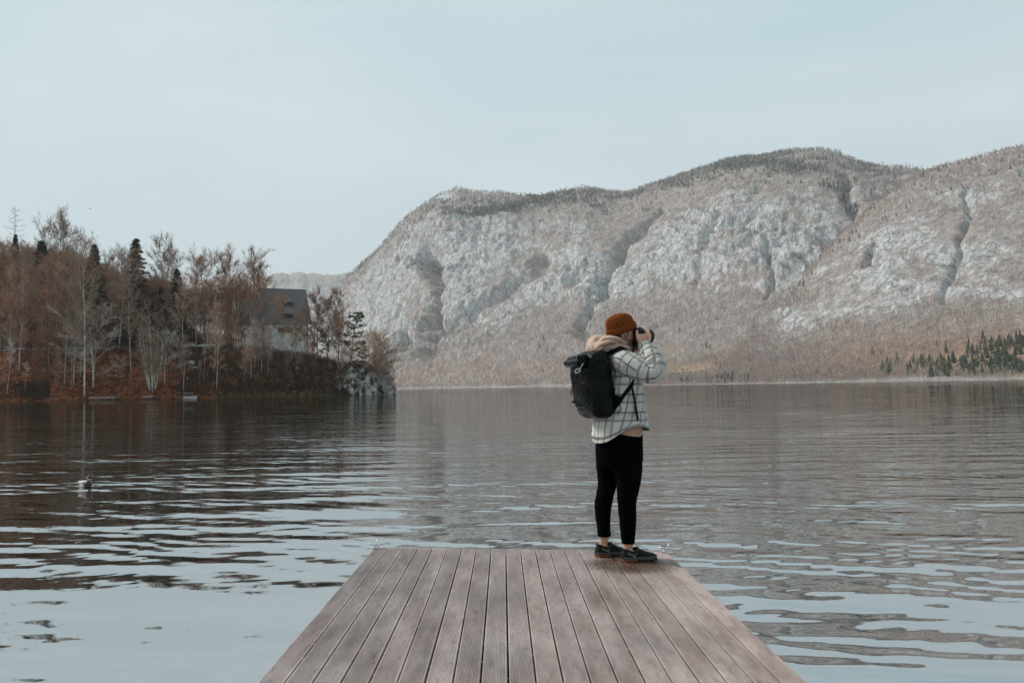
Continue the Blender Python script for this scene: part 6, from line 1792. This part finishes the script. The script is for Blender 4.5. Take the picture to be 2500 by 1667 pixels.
# ------------------------------------------------------------------ camera in the hands
CYW = math.radians(30); LA = Vector((math.cos(CYW), math.sin(CYW), .02)).normalized(); LS = Vector((math.sin(CYW), -math.cos(CYW), 0)); LU = LS.cross(LA) * -1
if LU.z < 0: LU = -LU
cc = pp(1557, 823, -.012)
cam_t = empty('photo_camera', cc); tag(cam_t, 'black camera with a thick lens held to the eye', 'camera')
CM = Matrix(((LA.x, LS.x, LU.x), (LA.y, LS.y, LU.y), (LA.z, LS.z, LU.z)))
def cbox(c, s, b=.006): 
    m = MB(); m.bbox((0, 0, 0), s, b, CM); o_ = CM @ Vector(c); m.v = [tuple(Vector(v) + o_) for v in m.v]; return m
cbox((0, 0, -.003), (.054, .088, .14), .012).build('body', MAT_BLACKMETAL, cam_t)
cbox((-.004, .05, .0), (.06, .03, .05), .008).build('viewfinder_hump', MAT_BLACKMETAL, cam_t)
cbox((.018, -.01, -.05), (.032, .05, .04), .01).build('grip', MAT_BLACKMETAL, cam_t)
cbox((-.026, 0, -.004), (.006, .05, .075), .002).build('screen', MAT_GLASS, cam_t)
m = MB(); ax = [(.02, .036), (.024, .039), (.055, .039), (.057, .042), (.085, .042), (.087, .045), (.092, .047), (.112, .0505), (.113, .046), (.098, .042)]
m.tube([CM @ Vector((x, 0, .006)) for x, r in ax], [r for x, r in ax], 36); lens = m.build('lens', MAT_LENSRIM, cam_t)
m = MB(); m.tube([CM @ Vector((x, 0, .006)) for x in (.099, .102, .1035)], [.038, .034, .02], 32); m.build('front_glass', MAT_GLASS, lens)
m = MB(); m.tube([CM @ Vector((x, 0, .006)) for x in (.062, .063, .078, .079)], [.042, .044, .044, .042], 36, caps=False); m.build('focus_ring', MAT_BLACKMETAL, lens)
m = MB(); m.tube([CM @ Vector((.0, .03, .064)), CM @ Vector((.0, .03, .07))], .009, 14); m.build('dial', MAT_BLACKMETAL, cam_t)
m = MB(); ribbon(m, [Vector(v) - cc for v in smooth_rows([tuple(pp(1548, 846, .02)), tuple(pp(1545, 862, -.05)), tuple(pp(1548, 872, -.07)), tuple(pp(1556, 879, -.08)), tuple(pp(1553, 866, .0))], 4)], .014, Rt, .0012); m.build('wrist_strap', MAT_STRAP, cam_t)

# ------------------------------------------------------------------ duck and bird
def duck():
    p0 = ray(210, 1187); k = -CAMZ / p0[2]; w = Vector(CP + p0 * k)
    root = empty('duck', (w.x, w.y, -.01), math.radians(-38)); root.scale = (.78, .78, .78); tag(root, 'mallard drake with pale sides and dark green head swimming at the left', 'duck')
    m, t, b, N, L = new_mat('drake_plumage')
    P = obj_coord(t); s = N.new('ShaderNodeSeparateXYZ'); L.new(P, s.inputs[0])
    n = noise_node(t, 60, 3, .6, P)
    c = mix_node(t, n.outputs['Fac'], (.32, .3, .28), (.46, .44, .42))
    fr = math_node(t, 'MULTIPLY_ADD', math_node(t, 'SUBTRACT', s.outputs[0], .06), 25, .0, True); c = mix_node(t, fr, c, (.05, .022, .016))
    bk = math_node(t, 'MULTIPLY_ADD', math_node(t, 'SUBTRACT', -.15, s.outputs[0]), 25, .0, True); c = mix_node(t, bk, c, (.02, .02, .022))
    tp = math_node(t, 'MULTIPLY_ADD', math_node(t, 'SUBTRACT', s.outputs[2], .125), 25, .0, True); c = mix_node(t, math_node(t, 'MULTIPLY', tp, .5), c, (.25, .23, .21))
    nk = math_node(t, 'MULTIPLY_ADD', math_node(t, 'SUBTRACT', s.outputs[2], .175), 60, .0, True); c = mix_node(t, nk, c, (.006, .022, .02))
    L.new(c, b.inputs['Base Color']); b.inputs['Roughness'].default_value = .6
    body = MB()
    rows = [(-.24, .02, .12, .015), (-.2, .05, .1, .035), (-.13, .085, .065, .075), (-.04, .105, .05, .095), (.05, .1, .05, .095), (.11, .075, .06, .085), (.15, .045, .085, .055), (.17, .02, .1, .025)]
    R = []
    for x, hw, zc, hz in smooth_rows(rows, 3): R.append([(x, hw * math.cos(6.2832 * q / 20), zc + hz * math.sin(6.2832 * q / 20)) for q in range(20)])
    body.rings(R)
    body.tube([(.1, 0, .08), (.13, 0, .14), (.135, .004, .185), (.133, .008, .215)], [.055, .042, .036, .036], 14)
    body.rings([[(.133 + x, .008 + r * math.cos(6.2832 * q / 16), .225 + .9 * r * math.sin(6.2832 * q / 16)) for q in range(16)] for x, r in ((-.055, .006), (-.045, .026), (-.02, .04), (.01, .041), (.035, .03), (.05, .012))])
    me = body.mesh('duck_raw'); tmp = bpy.data.objects.new('duck_raw', me); COL.objects.link(tmp)
    rm = tmp.modifiers.new('r', 'REMESH'); rm.mode = 'VOXEL'; rm.voxel_size = .006; rm.use_smooth_shade = True
    sm = tmp.modifiers.new('s', 'SMOOTH'); sm.iterations = 3; bpy.context.view_layer.update()
    me2 = bpy.data.meshes.new_from_object(tmp.evaluated_get(bpy.context.evaluated_depsgraph_get())); bpy.data.objects.remove(tmp); me2.materials.clear(); me2.name = 'body'
    for p in me2.polygons: p.use_smooth = True
    link('body', me2, m, root)
    yb = mottled('yellow_bill', [(.5, .26, .04), (.62, .35, .06)], 40, .5)
    d = Vector((.35, -.93, -.12)).normalized(); o = Vector((.135, -.02, .222)); q = MB(); q.tube([o, o + d * .03, o + d * .055, o + d * .066], [.016, .014, .016, .008], 10, flat=.55); q.build('bill', yb, root)
    q = MB(); q.tube([(.133 + .036 * math.cos(6.2832 * i / 16), .006 + .036 * math.sin(6.2832 * i / 16), .176) for i in range(17)], .006, 6, caps=False); q.build('collar', MAT_WHITE, root)
    for s_ in (-1, 1):
        q = MB(); q.rings([[(x, s_ * (.075 + .035 * math.sin(w_ * 3.14)) + s_ * .004, .075 + .06 * w_ + dz) for w_, dz in ((0, 0), (.35, .0), (.7, .0), (1, .0))] + [(x, s_ * (.068 + .03 * math.sin(w_ * 3.14)), .075 + .06 * w_) for w_ in (1, .7, .35, 0)] for x in (-.16, -.08, 0, .06)], smooth=False); q.build('wing', m, root)
duck()
def bird():
    p = at(220, 510, 140.0); root = empty('flying_bird', p, .4); tag(root, 'tiny dark bird flying in the sky above the wood', 'bird')
    mm = mottled('dark_feathers', [(.02, .02, .02), (.04, .04, .04)], 20)
    MB().tube([(-.18, 0, 0), (-.05, 0, 0), (.08, 0, .01), (.15, 0, .01)], [.01, .04, .035, .008], 8).build('body', mm, root)
    for s in (-1, 1):
        q = MB(); q.add([(-.05, s * .02, .01), (.06, s * .02, .01), (.02, s * .22, .08), (-.06, s * .3, .05), (-.05, s * .02, -.005), (.06, s * .02, -.005)], [(0, 1, 2, 3), (5, 4, 3, 2)]); q.build('wing', mm, root)
bird()
